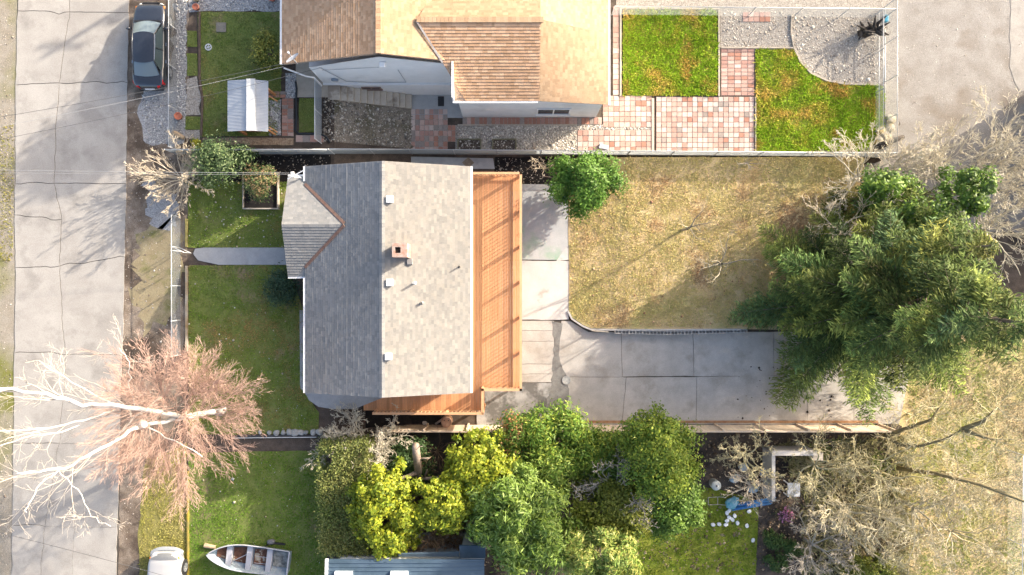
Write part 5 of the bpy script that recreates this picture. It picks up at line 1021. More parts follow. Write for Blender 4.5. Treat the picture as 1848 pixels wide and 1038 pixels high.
shrub('planter_shrub', 'browning green shrub inside the timber planter box', 'shrub', 476, 328, ZT+.2, ZT+1.1, 1.0, 1.1, .95, 5500, .11, .045, [(.10, .16, .05), (.16, .2, .08), (.07, .12, .04)], 5, tips=([(.40, .26, .14), (.34, .22, .12), (.3, .27, .1)], .45))
shrub('spiky_shrub', 'dark blue-green spiky shrub beside the house wall', 'shrub', 510, 521, ZT, ZT+.8, 1.0, 1.1, .85, 4500, .17, .03, [(.05, .10, .05), (.08, .15, .08), (.035, .07, .04)], 6)
shrub('golden_shrub', 'yellow-green dome shrub beside the tan-roofed house', 'shrub', 483, 95, ZT, ZT+1.1, .85, 1.25, 1.0, 4500, .10, .06, [(.16, .2, .04), (.24, .26, .05), (.12, .16, .03)], 7, tips=([(.42, .4, .09), (.36, .34, .06)], .45))
GOLD = [(.20, .27, .02), (.28, .34, .025), (.13, .20, .02), (.36, .39, .035)]
def golden(px, py, zc, rx, ry, rz_, n, seed, label):
    root = shrub('golden_cypress', label, 'tree', px, py, gz(P(px, py, zc).x), zc, rx, ry, rz_, n, .15, .085, GOLD, seed, nc=130, spread=.145, upn=.9, tips=([(.46, .46, .04), (.40, .43, .03)], .35), group=None); return root
golden(696, 912, 4.0, 2.4, 2.9, 2.4, 17000, 21, 'golden cypress with bright yellow sprays beside the hedge'); golden(798, 905, 4.2, 1.95, 1.8, 1.7, 10000, 22, 'round golden cypress in front of the brown dead shrub'); golden(866, 845, 3.6, 2.5, 2.45, 2.0, 16000, 23, 'golden cypress beside the board fence and red-tipped shrub'); golden(716, 968, 3.4, 1.6, 1.1, 1.3, 6000, 24, 'lower golden cypress near the blue roof edge')
# clipped hedge
rng = np.random.default_rng(31); hx0, hy0 = P(578, 1000, 3.6).x, P(0, 998, 3.6).y; hx1, hy1 = P(664, 800, 3.6).x, P(0, 800, 3.6).y; HG = empty('clipped_hedge', ((hx0+hx1)/2, (hy0+hy1)/2, ZT-.5), 0, 'long clipped boxy hedge along the boat lawn', 'hedge'); n = 26000
u = rng.random((n, 3)); f = rng.random(n); u[f < .62, 2] = 1-rng.random(int((f < .62).sum()))*.12; s_ = (f >= .62) & (f < .82); u[s_, 0] = rng.choice([.0, 1.], int(s_.sum()))+rng.normal(0, .04, int(s_.sum())); s_ = f >= .86; u[s_, 1] = rng.choice([0., 1.], int(s_.sum()))+rng.normal(0, .015, int(s_.sum()))
C = np.stack([(u[:, 0]-.5)*(hx1-hx0), (u[:, 1]-.5)*(hy1-hy0), .5+u[:, 2]*1.75], 1); C[:, 2] += .25*(vnoise(C[:, 0], C[:, 1], .9, 1)-.5); C += rng.normal(0, .10, C.shape); C[:, 0] += .35*(vnoise(C[:, 1], C[:, 2], .8, 6)-.5); kk = vnoise(C[:, 0], C[:, 1], .8, 3) < .80; C = C[kk]; n = len(C)
col = pick(rng, [(.17, .24, .055), (.24, .30, .075), (.12, .18, .045), (.34, .35, .12)], n); hm = vnoise(C[:, 0], C[:, 1], .6, 5)[:, None]; col = col*(1-hm*.4)+np.array([.36, .33, .12])*hm*.4
leaves('crown', C, rng.normal(0, 1, (n, 3)), nrm(rng.normal(0, .7, (n, 3))+[0, 0, 1]), .13*rng.uniform(.6, 1.3, n), .07*rng.uniform(.6, 1.3, n), col, M_leaf, HG)
core = MB().box(hx0+.45-HG.location.x, hy0+.45-HG.location.y, .3, hx1-.45-HG.location.x, hy1-.45-HG.location.y, 1.7).build('stems', M_brown, HG)
# broadleaf masses by the fence
BAM = [(0.160, 0.264, 0.035), (0.224, 0.329, 0.053), (0.113, 0.198, 0.026), (0.288, 0.382, 0.070)]
shrub('photinia', 'green shrub with red leaf tips beside the board fence', 'shrub', 928, 788, 0, 2.6, 1.35, 1.6, 1.8, 8500, .14, .055, [(0.115, 0.207, 0.033), (0.166, 0.268, 0.044), (0.090, 0.159, 0.033)], 41, tips=([(0.461, 0.146, 0.077), (0.358, 0.207, 0.077), (0.282, 0.317, 0.055)], .35))
shrub('laurel_tree', 'bright green laurel leaning over the board fence', 'tree', 1002, 792, 0, 3.0, 2.5, 2.0, 2.0, 17000, .20, .06, [(0.154, 0.268, 0.033), (0.205, 0.329, 0.044), (0.102, 0.195, 0.028)], 42, tips=([(0.346, 0.403, 0.055), (0.282, 0.366, 0.055)], .35))
shrub('bamboo_clump', 'broad leafy clump with narrow drooping leaves before blue roof', 'shrub', 942, 935, 0, 4.2, 3.2, 3.3, 2.6, 30000, .28, .055, BAM, 43, nc=110, spread=.2, hang=.4, tips=([(0.307, 0.415, 0.110), (0.256, 0.366, 0.099)], .35))
shrub('bamboo_clump', 'pale yellow-green leafy clump at the shady lawn corner', 'shrub', 1075, 992, 0, 3.9, 2.9, 2.2, 2.2, 20000, .26, .055, [(0.229, 0.329, 0.070), (0.315, 0.390, 0.088), (0.157, 0.244, 0.044)], 44, nc=80, spread=.21, hang=.4, tips=([(0.516, 0.488, 0.141), (0.430, 0.464, 0.106)], .4))
shrub('yellow_shrub', 'olive-yellow shrub among grey twigs', 'shrub', 1100, 912, 0, 3.4, 2.3, 2.2, 1.6, 15000, .15, .07, [(0.230, 0.256, 0.033), (0.307, 0.305, 0.044), (0.154, 0.183, 0.033)], 45)
shrub('green_tree', 'mid green tree rising over the board fence', 'tree', 1187, 815, 0, 4.2, 2.55, 2.5, 3.2, 24000, .14, .07, [(0.123, 0.215, 0.028), (0.184, 0.268, 0.033), (0.092, 0.161, 0.022), (0.230, 0.295, 0.033)], 46, nc=90, spread=.24, tips=([(0.307, 0.362, 0.044)], .3))
shrub('green_tree', 'leafy tree between the shady lawn and grey twigs', 'tree', 1205, 905, 0, 3.2, 2.1, 2.1, 2.4, 15000, .14, .07, [(0.113, 0.210, 0.033), (0.177, 0.266, 0.044), (0.079, 0.155, 0.022)], 47, nc=70, spread=.25)
shrub('laurel_tree', 'green laurel filling the gap along the board fence', 'tree', 1085, 822, 0, 2.4, 1.9, 1.5, 1.6, 9000, .16, .06, [(0.177, 0.282, 0.040), (0.236, 0.333, 0.050), (0.118, 0.193, 0.030)], 56, tips=([(0.383, 0.410, 0.059)], .3))
shrub('laurel_tree', 'leafy laurel behind the bamboo-like clump and photinia', 'tree', 985, 850, 0, 3.0, 2.0, 1.5, 2.0, 10000, .20, .055, [(0.169, 0.270, 0.044), (0.230, 0.321, 0.053), (0.123, 0.193, 0.026)], 57, tips=([(0.338, 0.398, 0.070)], .3))
shrub('dark_shrub', 'leafy shrub under the grey twigs', 'shrub', 1120, 865, 0, 2.6, 2.2, 2.0, 1.5, 11000, .16, .06, [(0.128, 0.220, 0.044), (0.166, 0.268, 0.055), (0.090, 0.146, 0.033)], 58)
shrub('dark_shrub', 'dark green shrub beneath the golden cypresses', 'shrub', 915, 880, 0, 2.4, 2.4, 2.3, 1.5, 11000, .2, .06, [(0.064, 0.122, 0.033), (0.102, 0.171, 0.044)], 49)
shrub('dark_shrub', 'dark green undergrowth beside the barkless dead tree', 'shrub', 725, 840, .6, 1.8, 2.4, 1.6, .9, 8000, .16, .06, [(.05, .10, .03), (.07, .12, .04)], 50)
shrub('yellow_shrub', 'yellow-green shrub under bare trees at the south edge', 'shrub', 1575, 1030, 0, 1.4, 1.9, .9, 1.0, 6000, .13, .06, [(.18, .22, .03), (.28, .28, .04), (.12, .16, .03)], 51)
shrub('flowering_shrub', 'small shrub with pink flowers beside the blue poles', 'shrub', 1416, 928, 0, .7, .6, .55, .5, 1200, .11, .07, [(.12, .14, .05), (.20, .10, .10)], 52, tips=([(.60, .2, .36), (.66, .32, .46)], .5))
for i, (px, py) in enumerate(((1395, 975), (1430, 990), (1400, 1015))): shrub('ground_fern', ['low dark green fern on bare soil close to the pink flowers', 'low fern on bare soil under the grey bare tree', 'low fern at the very edge of the shady lawn'][i], 'fern', px, py, 0, .35, .75, .6, .35, 1300, .16, .05, [(.06, .12, .03), (.09, .15, .04)], 53+i, stem=False)
# ivy covered trunks near the alley
for i, (px, py, zc, rx, ry, rz_) in enumerate(((1585, 350, 3.6, 1.5, 1.1, 2.6), (1660, 400, 5.0, 2.2, 1.3, 3.0), (1728, 350, 5.6, .8, 1.5, 3.0))):
    shrub('ivy_clad_tree', ['tree trunk clad in bright green ivy beside dry lawn', 'broad ivy-clad trunk behind the fir', 'tall ivy-clad trunk at the alley edge'][i], 'tree', px, py, 0, zc, rx, ry, rz_, 7000, .15, .09, [(.12, .22, .03), (.17, .29, .04), (.07, .14, .03), (.09, .13, .05)], 61+i, nc=30, spread=.5, tips=([(.24, .36, .05)], .25))
# ---- conifers
def conifer(label, px, py, zb_, Hh, Rb, seed, palr, lean=(0, 0), dens=1., z0f=.08, name='fir_tree'):
    q = P(px, py, zb_); root = empty(name, q, 0, label, 'tree'); rng = np.random.default_rng(seed); Cs, Ds, Ns, Ls, Ws, Cl, sg = [], [], [], [], [], [], []
    nw = int(Hh/.5); sgt = [((0, 0, -.1), (lean[0]*.5, lean[1]*.5, Hh*.5), .32, .2), ((lean[0]*.5, lean[1]*.5, Hh*.5), (lean[0], lean[1], Hh), .2, .03)]
    for i in range(nw):
        f = i/nw; z = Hh*(z0f+(1-z0f)*f); nb = int(rng.integers(5, 8)*1.0*(1 if f < .8 else .8))
        for k in range(nb):
            a = rng.uniform(0, 6.283); L_ = Rb*(1-f)**.85*rng.choice([.6, .8, .95, 1.0, 1.18])*rng.uniform(.9, 1.08)+.25; p0 = np.array((lean[0]*z/Hh, lean[1]*z/Hh, z)); d = np.array((math.cos(a), math.sin(a), .12)); ns = max(4, int(L_/.2)); drp = rng.uniform(.03, .13)
            hue = pick(rng, palr, 1, .3)[0]; p = p0.copy(); prev = p0.copy()
            for j in range(1, ns+1):
                t = j/ns; p = p0+d*L_*t+np.array((0, 0, -drp*L_*(t*1.6)**2+.12*L_*t**5)); sg.append((prev.copy(), p.copy(), .035*(1-t)*L_/3+.006, .035*(1-t)*L_/3+.005)); prev = p.copy()
                if t < .22: continue
                side = np.array((-d[1], d[0], 0)); m_ = int((3+rng.integers(0, 3))*dens)
                for s_ in (-1, 1):
                    sl_ = min(1.15, .2+.40*L_*(1-t)**.75*.8)*rng.uniform(.7, 1.2); dv = side*s_*.85+d*.65+np.array((0, 0, -.18+rng.normal(0, .12)))
                    nn = max(2, int(sl_/.036*dens))
                    tt = (np.arange(nn)+.6)/nn*sl_; base = p+dv[None]*tt[:, None]+rng.normal(0, .07, (nn, 3))
                    Cs.append(base); Ds.append(nrm(dv[None]+rng.normal(0, .38, (nn, 3)))); Ns.append(nrm(np.array([[0, 0, 1.]])+rng.normal(0, .4, (nn, 3))))
                    Ls.append(rng.uniform(.2, .38, nn)); Ws.append(rng.uniform(.035, .065, nn)); tipf = np.clip(tt/sl_*.5+t*.5, 0, 1)[:, None]; c = hue[None]*(1+rng.normal(0, .22, (nn, 1)))*(.85+1.1*tipf**3*np.array([1.2, 1, .7])); Cl.append(np.clip(c, .005, 1))  # yellow spray tips also brightened as sunlit, light put into needle colour
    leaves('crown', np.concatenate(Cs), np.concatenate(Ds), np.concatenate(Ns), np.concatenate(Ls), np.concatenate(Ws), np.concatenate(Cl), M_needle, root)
    segs_obj('branches', sg, M_bark, root, 3); segs_obj('trunk', sgt, M_bark, root, 10); return root
FIR = [(0.087, 0.135, 0.039), (0.112, 0.165, 0.048), (0.066, 0.115, 0.034), (0.162, 0.200, 0.054), (0.081, 0.140, 0.064)]
FIRY = [(0.144, 0.184, 0.043), (0.188, 0.214, 0.052), (0.099, 0.143, 0.043), (0.243, 0.245, 0.065)]
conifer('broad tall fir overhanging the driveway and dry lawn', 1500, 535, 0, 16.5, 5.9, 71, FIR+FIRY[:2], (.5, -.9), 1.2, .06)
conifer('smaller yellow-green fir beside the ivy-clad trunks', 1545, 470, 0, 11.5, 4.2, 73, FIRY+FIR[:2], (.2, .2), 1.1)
# off-frame round tree north of the tan-roofed house
shrub('round_tree', 'round evergreen tree north of the tan-roofed house', 'tree', 735, -200, 0, 7.2, 3.4, 3.2, 3.4, 9000, .3, .16, [(.06, .12, .03), (.08, .15, .04)], 77)
# ---- bare trees
def bare(name, label, px, py, zb_, seed, m, L_, r, n0, maxl, kids, ang, spread=.5, up=.06, wig=.16, trunk=1.0, group=None, shrink=.6, rmin=.007, cat='tree', mt=None, lean=(0, 0), sl=.35):
    q = P(px, py, zb_); root = empty(name, q, 0, label, cat, group); rng = np.random.default_rng(seed); out = []
    top = np.array((lean[0]*trunk, lean[1]*trunk, trunk)); sgt = [(np.array((0, 0, -.1)), top*.55+rng.normal(0, .04, 3), r*1.3, r*1.1), (top*.55, top, r*1.1, r)]
    for i in range(n0):
        a = 6.283*(i+rng.uniform(-.3, .3))/n0; d = np.array((math.cos(a)*spread+lean[0], math.sin(a)*spread+lean[1], 1.))
        grow(rng, top*rng.uniform(.7, 1), d, L_*rng.uniform(.75, 1.15), r*.7, 0, maxl, out, up, wig, kids, ang, shrink, .55, rmin, .2, sl)
    big = [s_[:4] for s_ in out if s_[4] == 0]+sgt; sm = [s_[:4] for s_ in out if s_[4] > 0]
    segs_obj('trunk', big, mt or m, root, 6)
    if sm: segs_obj('crown', sm, m, root, 3)
    return root
bare('dormant_shrub_tree', 'bare tan many-twigged small tree by the street verge', 336, 326, ZT, 81, M_tan, 2.1, .05, 22, 3, 6, .5, 1.7, .01, .1, .5, shrink=.5, rmin=.008, sl=.2)
bare('twiggy_shrub', 'bare pale shrub leaning over the deck rail', 662, 788, 1.2, 82, M_cream, 2.3, .055, 13, 3, 5, .85, 1.1, .0, .22, .6, shrink=.6, rmin=.014, sl=.2)
bare('twiggy_shrub', 'sparse bare shrub at the end of the side path', 610, 792, ZT, 83, M_cream, 1.6, .04, 7, 3, 4, .8, 1.2, .0, .22, .3, rmin=.009, sl=.2)
bare('twiggy_shrub', 'small bare tan shrub beside the round green shrub', 981, 305, 0, 84, M_tan, 1.2, .03, 8, 2, 3, .7, .9, .05, .2, .3, rmin=.010, sl=.2)
bare('brown_shrub', 'brown dead twiggy mound beside the blue roof', 812, 962, .6, 85, M_brown, 1.7, .04, 20, 3, 7, .8, 1.6, -.01, .2, 1.5, shrink=.55, rmin=.011, sl=.2)
bare('brown_shrub', 'reddish bare stems rising behind the dead tree', 790, 812, .2, 86, M_brown, 1.4, .03, 10, 1, 4, .5, 1.1, .02, .12, .3, rmin=.011)
# barkless dead tree
q = P(748, 850, .5); DT = empty('dead_tree', q, 0, 'barkless grey dead tree with broken limbs beside golden cypresses', 'tree'); M_dead = mat('dead_wood', (.26, .20, .15), (.38, .31, .25), 7, .9, .01, 25, fine=.25)
def dl(nm, pts, rad): MB().tube([P(x, y, z)-q for x, y, z in pts], rad, 9).build(nm, M_dead, DT, True)
dl('trunk', [(742, 905, .5), (752, 875, 1.6), (755, 850, 2.6), (752, 825, 3.3), (750, 803, 3.8)], [.16, .17, .2, .22, .2]); dl('branch', [(753, 852, 2.6), (735, 860, 2.9), (722, 863, 3.1), (708, 858, 3.3)], [.13, .11, .08, .05]); dl('branch', [(755, 864, 2.2), (772, 864, 2.6), (792, 862, 2.9)], [.11, .09, .06]); dl('branch', [(752, 828, 3.1), (775, 827, 3.5)], [.06, .04]); dl('branch', [(742, 905, .9), (730, 908, 1.1), (720, 900, 1.6)], [.06, .04, .02]); dl('branch', [(766, 862, 2.5), (771, 848, 2.9)], [.06, .03]); dl('branch', [(750, 806, 3.7), (762, 806, 4.0)], [.05, .02])
# grey twigs over the shrubs, and the bare trees along the south-east
bare('grey_twig_tree', 'grey leafless twigs spreading among the green trees', 1095, 850, 0, 87, M_grey, 2.7, .06, 9, 3, 5, .75, 1.0, -.01, .2, 3.9, rmin=.011)
bare('orchard_tree', 'gnarled bare tree with yellowish twigs by the board fence', 1335, 815, 0, 88, M_olive, 1.9, .07, 7, 3, 5, .8, 1.2, .0, .24, 1.0, rmin=.012, sl=.22)
bare('orchard_tree', 'dome of dense bare twigs over the junk pile', 1345, 868, 0, 89, M_tan, 1.35, .05, 12, 2, 7, .7, 1.4, -.01, .16, .9, shrink=.55, rmin=.009, sl=.2)
bare('orchard_tree', 'gnarled mossy bare tree beside the roofless shed', 1455, 830, 0, 90, M_olive, 2.4, .08, 8, 3, 5, .8, 1.2, .0, .22, 1.3, rmin=.011, sl=.25)
bare('bare_tree', 'wide bare pale tree between roofless shed and alley', 1500, 905, 0, 91, M_straw, 3.2, .09, 8, 3, 5, .75, 1.1, .0, .2, 1.6, rmin=.011)
bare('bare_tree', 'bare olive-barked tree beside the fence end', 1560, 840, 0, 92, M_olive, 3.0, .09, 8, 3, 5, .75, 1.1, .0, .2, 1.8, rmin=.011)
bare('bare_tree', 'bare pale tree spreading over the alley grass', 1620, 900, 0, 93, M_straw, 3.0, .09, 8, 3, 5, .75, 1.1, .02, .2, 2.0, rmin=.011)
bare('bare_tree', 'bare grey tree at the south edge beside ferns', 1450, 970, 0, 94, M_grey, 2.4, .07, 8, 3, 5, .75, 1.1, .0, .2, 1.2, rmin=.011)
bare('bare_tree', 'thin bare tree at the alley grass fence', 1700, 850, 0, 95, M_straw, 2.8, .06, 8, 3, 5, .8, 1.0, .02, .2, 1.6, rmin=.011)
bare('bare_tree', 'low mossy bare tree among the tangle south of roofless shed', 1530, 965, 0, 120, M_olive, 2.6, .08, 8, 3, 5, .75, 1.1, .0, .22, 1.0, rmin=.011)
bare('bare_tree', 'pale bare tree over the dry grass south of the leaning limbs', 1690, 945, 0, 121, M_straw, 2.6, .07, 8, 3, 5, .75, 1.1, .0, .2, 1.4, rmin=.011)
bare('bare_tree', 'twiggy bare bush where the driveway meets the alley grass', 1640, 745, 0, 122, M_olive, 2.0, .05, 8, 3, 5, .75, 1.2, .0, .2, .6, rmin=.010)
q = P(1600, 790, 0); LT = empty('leaning_limb_tree', q, 0, 'dark mossy limbs leaning from fence end over the alley', 'tree'); M_limb = mat('mossy_limb', (.17, .14, .08), (.26, .22, .12), 6, .9, .01, 25, fine=.3); sgl = []; rng = np.random.default_rng(96)
for pts in ([(1590, 778, 0), (1598, 787, 1.5), (1625, 803, 2.6), (1660, 805, 3.4), (1705, 793, 4.2), (1737, 775, 5)], [(1737, 775, 5), (1775, 788, 5.4), (1800, 795, 5.6)], [(1598, 787, 1.5), (1630, 775, 2.2), (1680, 758, 3.0), (1695, 735, 3.6)], [(1620, 845, .3), (1690, 855, 3), (1770, 875, 4.2), (1848, 905, 5.2), (1900, 930, 5.6)], [(1737, 775, 5), (1775, 760, 5.6), (1800, 735, 6)]):
    n = len(pts); MB().tube([P(x, y, z)-q for x, y, z in pts], [.14-.10*i/(n-1) for i in range(n)], 8).build('limb', M_limb, LT, True)
    for a, c in zip(pts[1:], pts[2:]+[pts[-1]]):
        for _ in range(5): p = P(*a).lerp(P(*c), rng.random())-q; grow(rng, p, rng.normal(0, 1, 3)+[0, 0, .4], rng.uniform(.8, 1.8), .03, 1, 3, sgl, .02, .2, 4, .8, .6, .55, .008, .2, .25)
segs_obj('crown', [s_[:4] for s_ in sgl], M_olive, LT, 3)
# bare trees at the alley top right and over the firs
bare('bare_tree', 'tall bare pale tree standing by the gravel alley', 1660, 325, 0, 97, M_cream, 3.2, .08, 10, 3, 5, .6, .9, .03, .14, 1.8, rmin=.012)
bare('bare_tree', 'bare pale tree at the shaded alley corner', 1735, 330, 0, 98, M_cream, 3.4, .08, 11, 3, 5, .6, .9, .03, .14, 1.8, rmin=.012)
bare('bare_tree', 'bare pale tree between dry lawn corner and alley fence', 1530, 325, 0, 99, M_cream, 2.8, .07, 9, 3, 5, .65, 1.0, .02, .15, 1.2, rmin=.011)
bare('bare_tree', 'bare tree rising behind the firs by the alley grass', 1735, 420, 0, 100, M_cream, 3.4, .09, 10, 3, 5, .6, .9, .03, .14, 2.4, rmin=.012)
bare('bare_tree', 'low spreading bare tree between fence corner and ivy trunks', 1600, 310, 0, 123, M_cream, 2.4, .06, 9, 3, 5, .65, 1.1, .02, .16, .8, rmin=.011)
bare('bare_tree', 'bare tree in the shade beside the garage', 1770, 270, 0, 124, M_cream, 2.8, .07, 9, 3, 5, .65, 1.0, .02, .15, 1.5, rmin=.012)
bare('bare_tree', 'leafless pale branches poking out of the firs', 1475, 430, .4, 101, M_tan, 3.0, .07, 6, 3, 4, .7, 1.0, .03, .14, 2.6, rmin=.009)
bare('sapling', 'thin mossy sapling leaning across the dry lawn', 1288, 478, .42, 102, M_sap, 2.2, .07, 5, 2, 4, .7, .9, .02, .13, 1.6, rmin=.007, group='saplings on the dry lawn')
bare('sapling', 'slim pale sapling in the middle of dry lawn', 1230, 415, .42, 103, M_sap, 1.8, .06, 4, 2, 3, .7, .6, .02, .13, 2.2, rmin=.007)
bare('sapling', 'tiny bare plant at the foot of the long fence', 1345, 296, .42, 104, M_grey, .9, .03, 8, 1, 3, .7, 1.0, .02, .15, .3, rmin=.008)
# ---- birch with white limbs and pink shoots
q = P(405, 738, ZT); BR = empty('birch_tree', q, 0, 'pollarded white-limbed birch with dense pink shoots over the street', 'tree'); rng = np.random.default_rng(110); pk = []; wt_ = []
def limb(pts, r0, r1, kids, kl, mt=M_birch, ang=.9):
    r0 *= .62; r1 *= .55; kids = int(kids*.8)
    W_ = [P(x, y, z)-q for x, y, z in pts]; sub = []
    for a, c in zip(W_, W_[1:]):
        for k in range(4): sub.append(a.lerp(c, k/4)+Vector(rng.normal(0, .035, 3)))
    sub.append(W_[-1]); n = len(sub); MB().tube(sub, [r0+(r1-r0)*i/(n-1) for i in range(n)], 9).build('limb', mt, BR, True)
    for i in range(kids):
        k = int(rng.uniform(.25, 1)*(n-2)); d = np.array((sub[k+1]-sub[k]).normalized()); ax = rng.normal(0, 1, 3); dd = d*.7+ax/np.linalg.norm(ax)*ang
        grow(rng, np.array(sub[k]), dd, kl*rng.uniform(.6, 1.2), r1*.75, 1, 3, wt_, .0, .14, 4, .7, .56, .5, .006, .15, .3)
limb([(405, 738, 2), (398, 741, 4.2), (365, 747, 6.0), (327, 751, 7.0)], .30, .22, 0, 1)
limb([(327, 751, 7.0), (270, 741, 8.6), (213, 731, 9.8), (150, 729, 10.8), (85, 712, 11.8), (0, 702, 13), (-80, 690, 14)], .20, .10, 12, 3.0)
limb([(345, 749, 6.6), (300, 762, 7.4), (257, 767, 8.2)], .2, .16, 0, 1); limb([(257, 767, 8.2), (225, 785, 9.2), (185, 808, 10), (130, 838, 10.8), (80, 850, 11.4), (30, 855, 12)], .16, .07, 12, 2.6)
limb([(210, 738, 9.6), (150, 760, 10.3), (90, 774, 11), (0, 778, 12), (-60, 778, 12.5)], .09, .05, 6, 2.0); limb([(200, 742, 9.4), (110, 780, 10.6), (40, 792, 11.4), (-20, 810, 12)], .07, .035, 5, 1.8)
limb([(257, 767, 8.2), (300, 788, 8.4), (365, 824, 8.6)], .06, .05, 0, 1); limb([(110, 845, 11), (72, 872, 11.8), (50, 910, 12.4), (48, 925, 12.6)], .05, .03, 4, 1.4); limb([(245, 735, 9.0), (232, 690, 9.6), (235, 655, 10), (215, 628, 10.4)], .045, .025, 4, 1.6); limb([(300, 748, 7.6), (290, 715, 8.4), (297, 680, 9)], .06, .03, 4, 1.6, M_tan)
limb([(105, 846, 11), (140, 885, 11.6), (165, 930, 12.2), (200, 950, 12.5)], .04, .02, 4, 1.2); limb([(215, 735, 9.7), (130, 690, 10.6), (70, 650, 11.2)], .045, .02, 5, 1.6)
for (x, y, z, n, kl, bx, by) in ((385, 742, 4.8, 7, 2.4, .9, .1), (362, 744, 5.8, 8, 3.0, .8, .3), (330, 746, 6.9, 9, 3.2, .3, .7), (325, 746, 7.0, 8, 3.2, .5, -.6), (280, 756, 7.7, 7, 3.0, .1, -.9), (257, 768, 8.3, 7, 2.8, -.2, -.8), (285, 700, 8.0, 7, 2.6, .1, .9), (345, 715, 7.0, 7, 2.7, .7, .7), (320, 810, 7.6, 7, 2.7, .4, -.9), (300, 740, 8.0, 7, 2.9, -.5, .5), (265, 735, 8.6, 6, 2.6, -.5, .7)):
    p = np.array(P(x, y, z)-q)
    for k in range(n):
        d = np.array((bx+rng.normal(0, .5), by+rng.normal(0, .5), rng.uniform(-.05, .7))); grow(rng, p+rng.normal(0, .12, 3), d, kl*rng.uniform(.7, 1.15), .026, 1, 3, pk, .03, .09, 11, .5, .55, .6, .0055, .12, .3)
segs_obj('shoots', [s_[:4] for s_ in pk], M_pink, BR, 3); segs_obj('crown', [s_[:4] for s_ in wt_], mat('pale_birch_twig', (.50, .45, .38), (.58, .52, .45), 3, .8, fine=.1), BR, 3)
rock('cut_end', P(398, 743, 4.9)-q, (.2, .2, .1), M_birch, parent=BR, seed=3); rock('cut_end', P(257, 767, 8.5)-q, (.22, .22, .1), M_birch, parent=BR, seed=4)

# ---------------------------------------------------------------- litter
def litter(name, label, polys, z, n, size, cols, seed, m=M_stone, lift=.03, flat=.35, drape=None):
    rng = np.random.default_rng(seed); out = []
    for poly in polys:
        w = [P(x, y, z) for x, y in poly]; xs = [a.x for a in w]; ys = [a.y for a in w]; x = rng.uniform(min(xs), max(xs), n); y = rng.uniform(min(ys), max(ys), n); k = inpoly(x, y, w); zz = np.array([drape(v) for v in x[k]]) if drape else np.full(int(k.sum()), z); out.append(np.stack([x[k], y[k], zz+lift], 1))
    C = np.concatenate(out); n = len(C); s_ = size*rng.lognormal(0, .45, n); base = np.array([(1, 0, 0), (0, 1, 0), (-1, 0, 0), (0, -1, 0), (0, 0, 1), (0, 0, -1)], float); a = rng.uniform(0, 6.28, n); ca, sa = np.cos(a), np.sin(a)
    sc = s_[:, None]*rng.uniform(.6, 1.3, (n, 3))*np.array([1, 1, flat]); V = base[None]*sc[:, None, :]; X = V[..., 0]*ca[:, None]-V[..., 1]*sa[:, None]; Y = V[..., 0]*sa[:, None]+V[..., 1]*ca[:, None]; V = np.stack([X, Y, V[..., 2]], -1)+C[:, None]
    F = np.array([(0, 1, 4), (1, 2, 4), (2, 3, 4), (3, 0, 4), (1, 0, 5), (2, 1, 5), (3, 2, 5), (0, 3, 5)]); F = (np.arange(n)[:, None, None]*6+F[None]).reshape(-1, 3)
    o = np_obj(name, V.reshape(-1, 3), F, m, None, np.repeat(pick(rng, cols, n), 6, 0)); return tag(o, label, None, None, 'stuff')
GRV = [(.5, .5, .49), (.36, .36, .36), (.62, .61, .58), (.25, .25, .25)]; WRM = [(.55, .5, .43), (.42, .37, .31), (.66, .62, .55), (.3, .26, .22)]
litter('pebbles', 'loose stones on the bank beside the concrete steps', [[(592, 184), (740, 198), (740, 262), (592, 262)]], 1.0, 1500, .036, WRM+[(.2, .17, .13), (.15, .13, .1)], 1, lift=.04, drape=gz, flat=.7)
litter('gravel_stones', 'loose grey gravel stones beside the shed and street', [rect(340, -40, 506, 20), rect(318, 0, 336, 230), [(255, 170), (330, 180), (330, 260), (265, 260)], rect(486, 182, 506, 244), rect(517, 134, 534, 176)], ZT, 1500, .03, GRV, 2, lift=.028)
litter('gravel_stones', 'pale loose gravel stones in the neighbour back yard', [[(1302, 20), (1592, 25), (1592, 150), (1520, 150), (1462, 132), (1432, 88), (1302, 86)], rect(824, 228, 1040, 274), rect(905, 226, 1176, 234)], 0, 2600, .035, WRM, 3, lift=.02)
litter('wood_chips', 'pale chips scattered on the black mulch beds', [[(345, 286), (596, 280), (596, 292), (515, 330), (350, 336)]], ZT, 420, .025, [(.5, .45, .38), (.3, .25, .2)], 4, lift=.03)
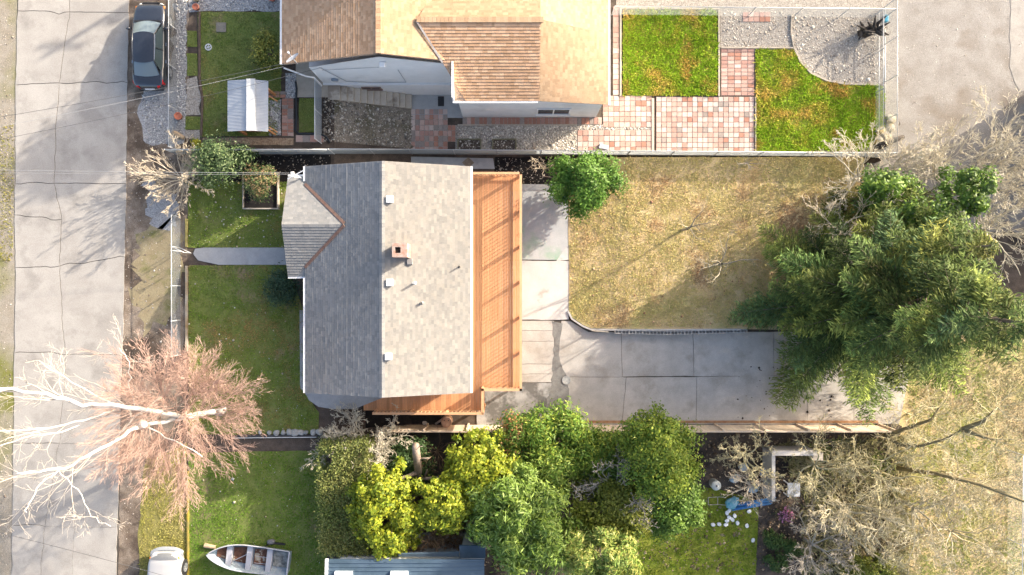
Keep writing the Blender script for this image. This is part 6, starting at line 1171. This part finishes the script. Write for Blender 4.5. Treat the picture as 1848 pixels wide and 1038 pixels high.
litter('wood_chips', 'pale chips on the mulch bed beside the deck', [rect(895, 286, 985, 333)], 0, 300, .025, [(.5, .45, .38), (.3, .25, .2)], 5, lift=.03)
litter('fallen_leaves', 'fallen leaves and cones scattered over the dry lawn and driveway', [[(1035, 300), (1500, 300), (1500, 588), (1070, 588)]],   .42, 450, .03, [(.34, .2, .12), (.45, .32, .2), (.22, .13, .08)], 6, lift=.06, flat=.2, drape=lz)
litter('fallen_leaves', 'small dark cones on the driveway under the fir', [[(1330, 660), (1600, 660), (1600, 755), (1330, 755)]], 0, 90, .045, [(.06, .045, .03)], 7, lift=.065, flat=.8)
litter('fallen_leaves', 'white specks and leaf litter on the front lawns', [L1, L2, L4], ZT, 260, .025, [(.6, .6, .52), (.4, .33, .2)], 8, lift=.07, flat=.3)
litter('fallen_leaves', 'brown leaf litter under the shrubs along the board fence', [[(640, 785), (1640, 785), (1640, 1030), (880, 1030), (640, 980)]], 0, 5000, .05, [(.2, .14, .09), (.3, .22, .14), (.12, .08, .05), (.42, .33, .22)], 9, lift=.03, flat=.2, drape=gz)
litter('pebbles', 'stones and litter on the dirt verges of the street', [[(234, 160), (320, 260), (330, 560), (262, 830), (225, 1000), (222, 640), (230, 300)], [(-40, 0), (26, 0), (20, 1038), (-40, 1038)]], ZT, 1800, .022, [(.45, .4, .34), (.3, .25, .2), (.16, .12, .09), (.55, .5, .45)], 10, lift=.02)
litter('pebbles', 'small stones scattered over the gravel alley', [[(1630, 0), (1848, 0), (1848, 320), (1640, 300)]], 0, 700, .018, WRM, 11, lift=.018)
for o in scene.objects:
    if o.parent is None and o.type in ('MESH', 'EMPTY') and 'label' not in o:
        o['label'] = {'front_lawn': 'patchy front lawn of the grey house', 'neighbour_lawn': 'green neighbour front lawn', 'small_lawn': 'small square of grass', 'neighbour_back_lawn': 'bright neighbour back lawn', 'gravel_bed': 'bed of loose gravel', 'stone_bed': 'bed of pale stones by the fence', 'soil_bed': 'small framed soil bed', 'mulch_bed': 'black mulch bed with pale chips'}.get(o.name.split('.')[0], o.name.split('.')[0].replace('_', ' ')+' of the yard')
